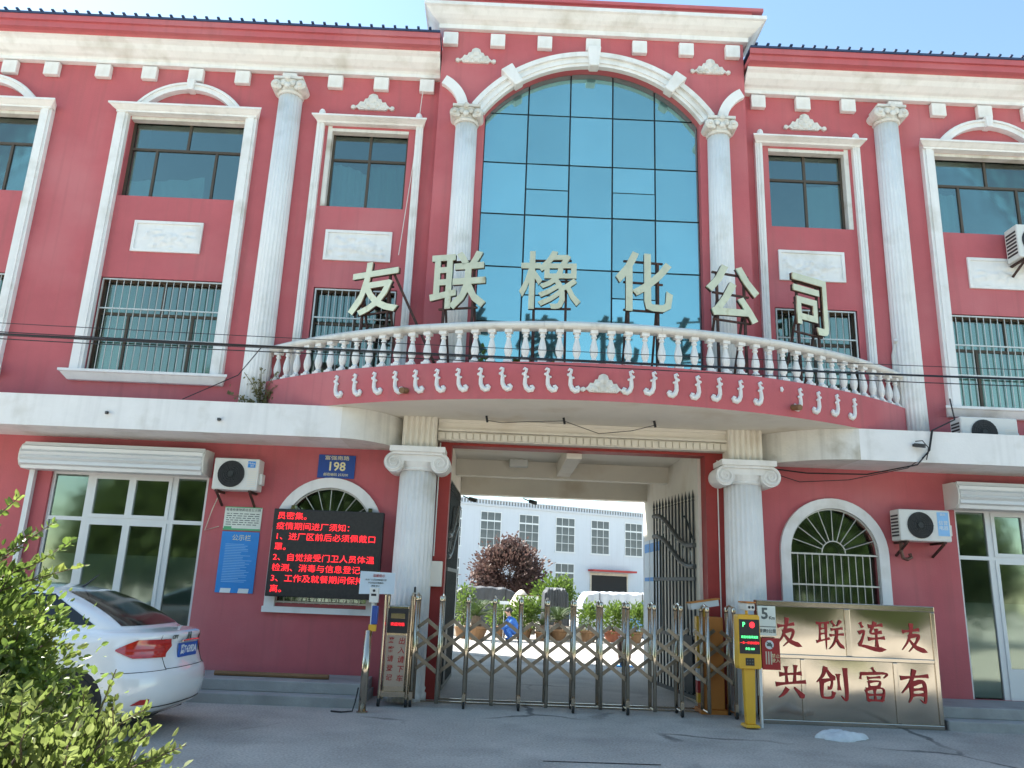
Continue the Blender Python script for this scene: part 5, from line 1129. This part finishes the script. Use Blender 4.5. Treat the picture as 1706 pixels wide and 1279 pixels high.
def cycad(x, y, s, lab, seed):
    o = thing('cycad', lab, 'potted plant', (x, y, 0), 0, 'cycads in the courtyard'); g = random.Random(seed)
    MB().lathe([(.22*s, 0), (.34*s, .30*s), (.38*s, .33*s), (.36*s, .40*s), (.001, .36*s)], 16).build('pot', 'ochre', o); MB().lathe([(.14*s, .35*s), (.17*s, .5*s), (.13*s, .68*s), (.001, .72*s)], 12).build('trunk', 'bark', o)
    for k in range(26):
        a = k*2.4; el = g.uniform(.25, 1.25); L = s*g.uniform(.7, .95); m_ = MB(); pts = []
        for i in range(9):
            t = i/8; d = L*t; pts.append(Vector((math.cos(a)*d*math.cos(el*(1-.55*t)), math.sin(a)*d*math.cos(el*(1-.55*t)), .68*s+d*math.sin(el)*(1-.42*t*t))))
        m_.tube(pts, [.012*s]*8+[.004*s], 4)
        for i in range(1, 9):
            for h2 in (0, .5):
                j = min(8, i+h2); p = pts[int(j)] if j == int(j) else (pts[int(j)]+pts[min(8, int(j)+1)])/2; d = (pts[min(8, i+1)]-pts[i-1]).normalized(); sd_ = d.cross(Vector((0, 0, 1))).normalized(); w = .17*s*(1-.55*abs(j/8-.4))
                for sg in (-1, 1): tip = p+sd_*sg*w+d*w*.6+Vector((0, 0, .04*s)); m_.add([p-d*.014*s, p+d*.014*s, tip], [(0, 1, 2)])
        m_.build('frond', 'cycad', o)
cycad(-.55, 13.2, 1.05, 'large potted cycad left of the crouching person', 1); cycad(2.15, 14.3, .92, 'potted cycad in front of the dark covered machine', 2); cycad(1.62, 14.0, .7, 'small potted cycad right of the light green shrub', 4)
for x, w, lab in ((-1.35, .9, 'low concrete planter under the large cycad'), (1.42, .75, 'low concrete planter right of the crouching person'), (2.35, .75, 'low concrete planter beside the second cycad')):
    o = thing('planter_box', lab, 'planter', (x, 14.75, 0)); MB().box(0, w, -.2, .2, 0, .42).build('trough', 'soffit', o, bevel=.02); MB().box(.05, w-.05, -.15, .15, .421, .44).build('soil', 'bark', o)
def cover(label, loc, L, Wd, H, m, rz, seed, prof, ties=2):
    """a tarpaulin pulled over a vehicle: prof gives the height along the length"""
    o = thing('covered_vehicle', label, 'covered vehicle', loc, rz); g = np.random.default_rng(seed); nx, ny = 44, 22; vs = []
    for i in range(nx+1):
        t = i/nx; hh = np.interp(t, [p[0] for p in prof], [p[1] for p in prof])*H
        for k in range(ny+1):
            q = -1+2*k/ny; e = abs(q)
            y = math.copysign(min(1, e*1.55), q)*Wd/2; z = hh if e < .62 else hh*(1-((e-.62)/.38)**1.15)
            y += math.copysign(.05*max(0, (e-.5))*math.sin(t*38+seed), q)+ (.02*math.sin(t*61+e*9) if e > .5 else 0)
            vs.append((L*(t-.5), y, max(.03, z+.02*math.sin(t*23+q*7)-.015*math.sin(t*51))))
    fs = [(i*(ny+1)+k, (i+1)*(ny+1)+k, (i+1)*(ny+1)+k+1, i*(ny+1)+k+1) for i in range(nx) for k in range(ny)]
    fs += [tuple(range(ny+1)), tuple(range(nx*(ny+1)+ny, nx*(ny+1)-1, -1))]
    MB().add(vs, fs).build('tarpaulin', m, o, smooth=False)
    for k in range(ties):
        t = .25+.5*k; i = int(t*nx); MB().tube([tuple(np.array(vs[i*(ny+1)+j])*1.01+np.array((0, 0, .01))) for j in range(ny+1)], .012, 4).build('tie_rope', 'rubber', o)
    return o
cover('car under a dark grey tarpaulin at the left of the courtyard', (-.45, 20.2, 0), 3.3, 1.8, 1.62, 'tarp', .06, 1, [(0, .05), (.04, .55), (.1, .8), (.28, 1.0), (.75, .98), (.9, .85), (.97, .55), (1, .05)])
cover('narrow machine draped in pleated dark grey tarpaulin', (2.25, 17.4, 0), 1.0, 1.6, 1.66, 'tarp', 0, 2, [(0, .1), (.06, .9), (.2, 1), (.8, 1), (.94, .9), (1, .1)], 0)
cover('truck load under a white tarpaulin with a blue patch', (4.75, 18.6, 0), 3.2, 2.0, 1.60, 'whitetarp', .02, 3, [(0, .1), (.05, .8), (.12, .98), (.9, 1.0), (.97, .85), (1, .1)])
o = thing('yard_board', 'white board with red characters behind the crouching person', 'board', (1.22, 16.4, 0)); MB().box(-.36, .36, 0, .03, .62, 1.36).build('board', 'posterwhite', o); text('lettering', '环保', 'printred', .26, o, (.06, -.004, 1.12), .002, bold=.006)
for x in (-.34, .34): MB().tube([(x, .04, 0), (x, .04, 1.36)], .02, 6).build('leg', 'iron', o)
fr_ = MB().box(-.38, .38, -.01, .04, 1.361, 1.39); fr_.build('top_edge', 'ochre', o)
o = thing('plant_tag', 'small white plant label on a stake left of the light green shrub', 'sign', (.32, 13.6, 0)); MB().box(-.15, .15, 0, .01, 1.10, 1.20).build('plate', 'printwhite', o); MB().tube([(0, .02, 0), (0, .02, 1.1)], .01, 5).build('stake', 'alu', o)
mm = MB(); vs = []; o = thing('rubble_mound', 'pale canvas-covered heap behind the white board', 'heap', (1.0, 17.6, 0)); mm.lathe([(.62, 0), (.55, .6), (.42, 1.1), (.22, 1.42), (.08, 1.55), (.001, 1.57)], 14, flute=.12, nf=5); mm.build('canvas', 'cream', o, smooth=True)
o = thing('clay_jar', 'tall dark brown glazed jar on a blue cloth at the passage exit', 'jar', (3.05, 6.2, 0)); MB().lathe([(.11, .02), (.15, .2), (.18, .45), (.16, .58), (.13, .62), (.16, .65), (.15, .66), (.11, .62), (.001, .55)], 18).build('body', 'brown', o, smooth=True); MB().box(-.2, .18, -.18, .16, .004, .018).build('cloth', 'poster', o)
# ------------------------------------------------------------------ crouching person
def skin(name, pts, edges, rad, parent, loc=(0, 0, 0)):
    me = bpy.data.meshes.new(name); me.from_pydata(pts, edges, []); o = bpy.data.objects.new(name, me); COL.objects.link(o)
    sm = o.modifiers.new('skin', 'SKIN'); sm.use_smooth_shade = True; o.modifiers.new('sub', 'SUBSURF').levels = 1
    for i, sv in enumerate(me.skin_vertices[0].data): sv.radius = (rad[i], rad[i]); sv.use_root = (i == 0)
    bpy.context.view_layer.update(); nm = bpy.data.meshes.new_from_object(o.evaluated_get(bpy.context.evaluated_depsgraph_get()))
    bpy.data.objects.remove(o); return nm
pe = thing('person', 'person in blue work clothes crouching among the courtyard plants', 'person', (.55, 13.05, 0), R(200))
# local: +x faces the direction of the face
P_ = [(-.16, 0, .30), (-.14, 0, .45), (-.04, 0, .62), (.03, 0, .70), (.08, 0, .77), (.11, 0, .86), (.12, 0, .93),
      (.0, .17, .66), (.16, .21, .48), (.34, .14, .40), (.42, .11, .38), (.0, -.17, .66), (.17, -.20, .47), (.35, -.12, .38), (.43, -.09, .35),
      (-.12, .11, .28), (.20, .16, .42), (-.02, .14, .08), (.12, .15, .03), (-.12, -.11, .28), (.20, -.16, .42), (-.02, -.14, .08), (.12, -.15, .03)]
E_ = [(0,1),(1,2),(2,3),(3,4),(4,5),(5,6),(2,7),(7,8),(8,9),(9,10),(2,11),(11,12),(12,13),(13,14),(0,15),(15,16),(16,17),(17,18),(0,19),(19,20),(20,21),(21,22)]
R_ = [.15, .155, .16, .09, .055, .095, .085, .075, .055, .042, .035, .075, .055, .042, .035, .11, .085, .06, .045, .11, .085, .06, .045]
me = skin('body', P_, E_, R_, pe); me.materials.clear(); me.materials.append(M['coverall']); me.materials.append(M['skin']); me.materials.append(M['black'])
for p in me.polygons:
    c = p.center; p.use_smooth = True
    p.material_index = 1 if (c.z > .765 and abs(c.y) < .12) or (c.x > .385 and c.z < .5) else (2 if c.z < .06 and c.x > .03 else 0)
link('body', me, None, pe)
hr = MB().ball((.10, 0, .915), .112, 12, sx=1.02, sz=.9); hr.v = [(x-.018, y, z+.012) for x, y, z in hr.v]; hr.build('hair', 'hair', pe, smooth=True)
fc = MB(); fc.ball((.215, 0, .885), .018, 6, sx=1.2); fc.ball((.10, .098, .885), .025, 6, sy=.4); fc.ball((.10, -.098, .885), .025, 6, sy=.4); fc.build('face', 'skin', pe)
fe = MB(); fe.ball((.198, .035, .905), .011, 6); fe.ball((.198, -.035, .905), .011, 6); fe.build('eyes', 'hair', pe)
# ------------------------------------------------------------------ street trees across the road behind the viewer, mirrored in the windows
t0 = tree('street_tree', 'leafy street tree across the road, mirrored in the leftmost window', 'tree', (-15, -20, 0), 1.6,
     [((0, 0, 3.4), (2.3, 2.0, 2.3), 7000), ((-1.3, .3, 2.6), (1.5, 1.4, 1.9), 3000), ((1.3, -.3, 2.7), (1.5, 1.4, 1.9), 3000), ((.2, 0, 5.2), (1.3, 1.2, 1.2), 2200)], 'leafdk', .24, 31, 'street trees across the road', 9)
for k, (x, y, s) in enumerate(((-11.6, -20.5, 1.6), (-8.2, -20, 1.62), (-5.0, -20.5, 1.45), (-2.2, -21, .82), (.6, -22, .72), (3.4, -21.5, .75), (6.2, -20.5, .95), (9.2, -20, 1.15), (12.4, -20.5, 1.4), (15.8, -20, 1.5), (19, -21, 1.1))):
    c = copy_tree(t0); c.location = (x, y, 0); c.scale = (s, s, s); c.rotation_euler = (0, 0, k*1.3)
    c['label'] = 'leafy street tree across the road, number %s from the left in the window reflections' % ('two', 'three', 'four', 'five', 'six', 'seven', 'eight', 'nine', 'ten', 'eleven', 'twelve')[k]
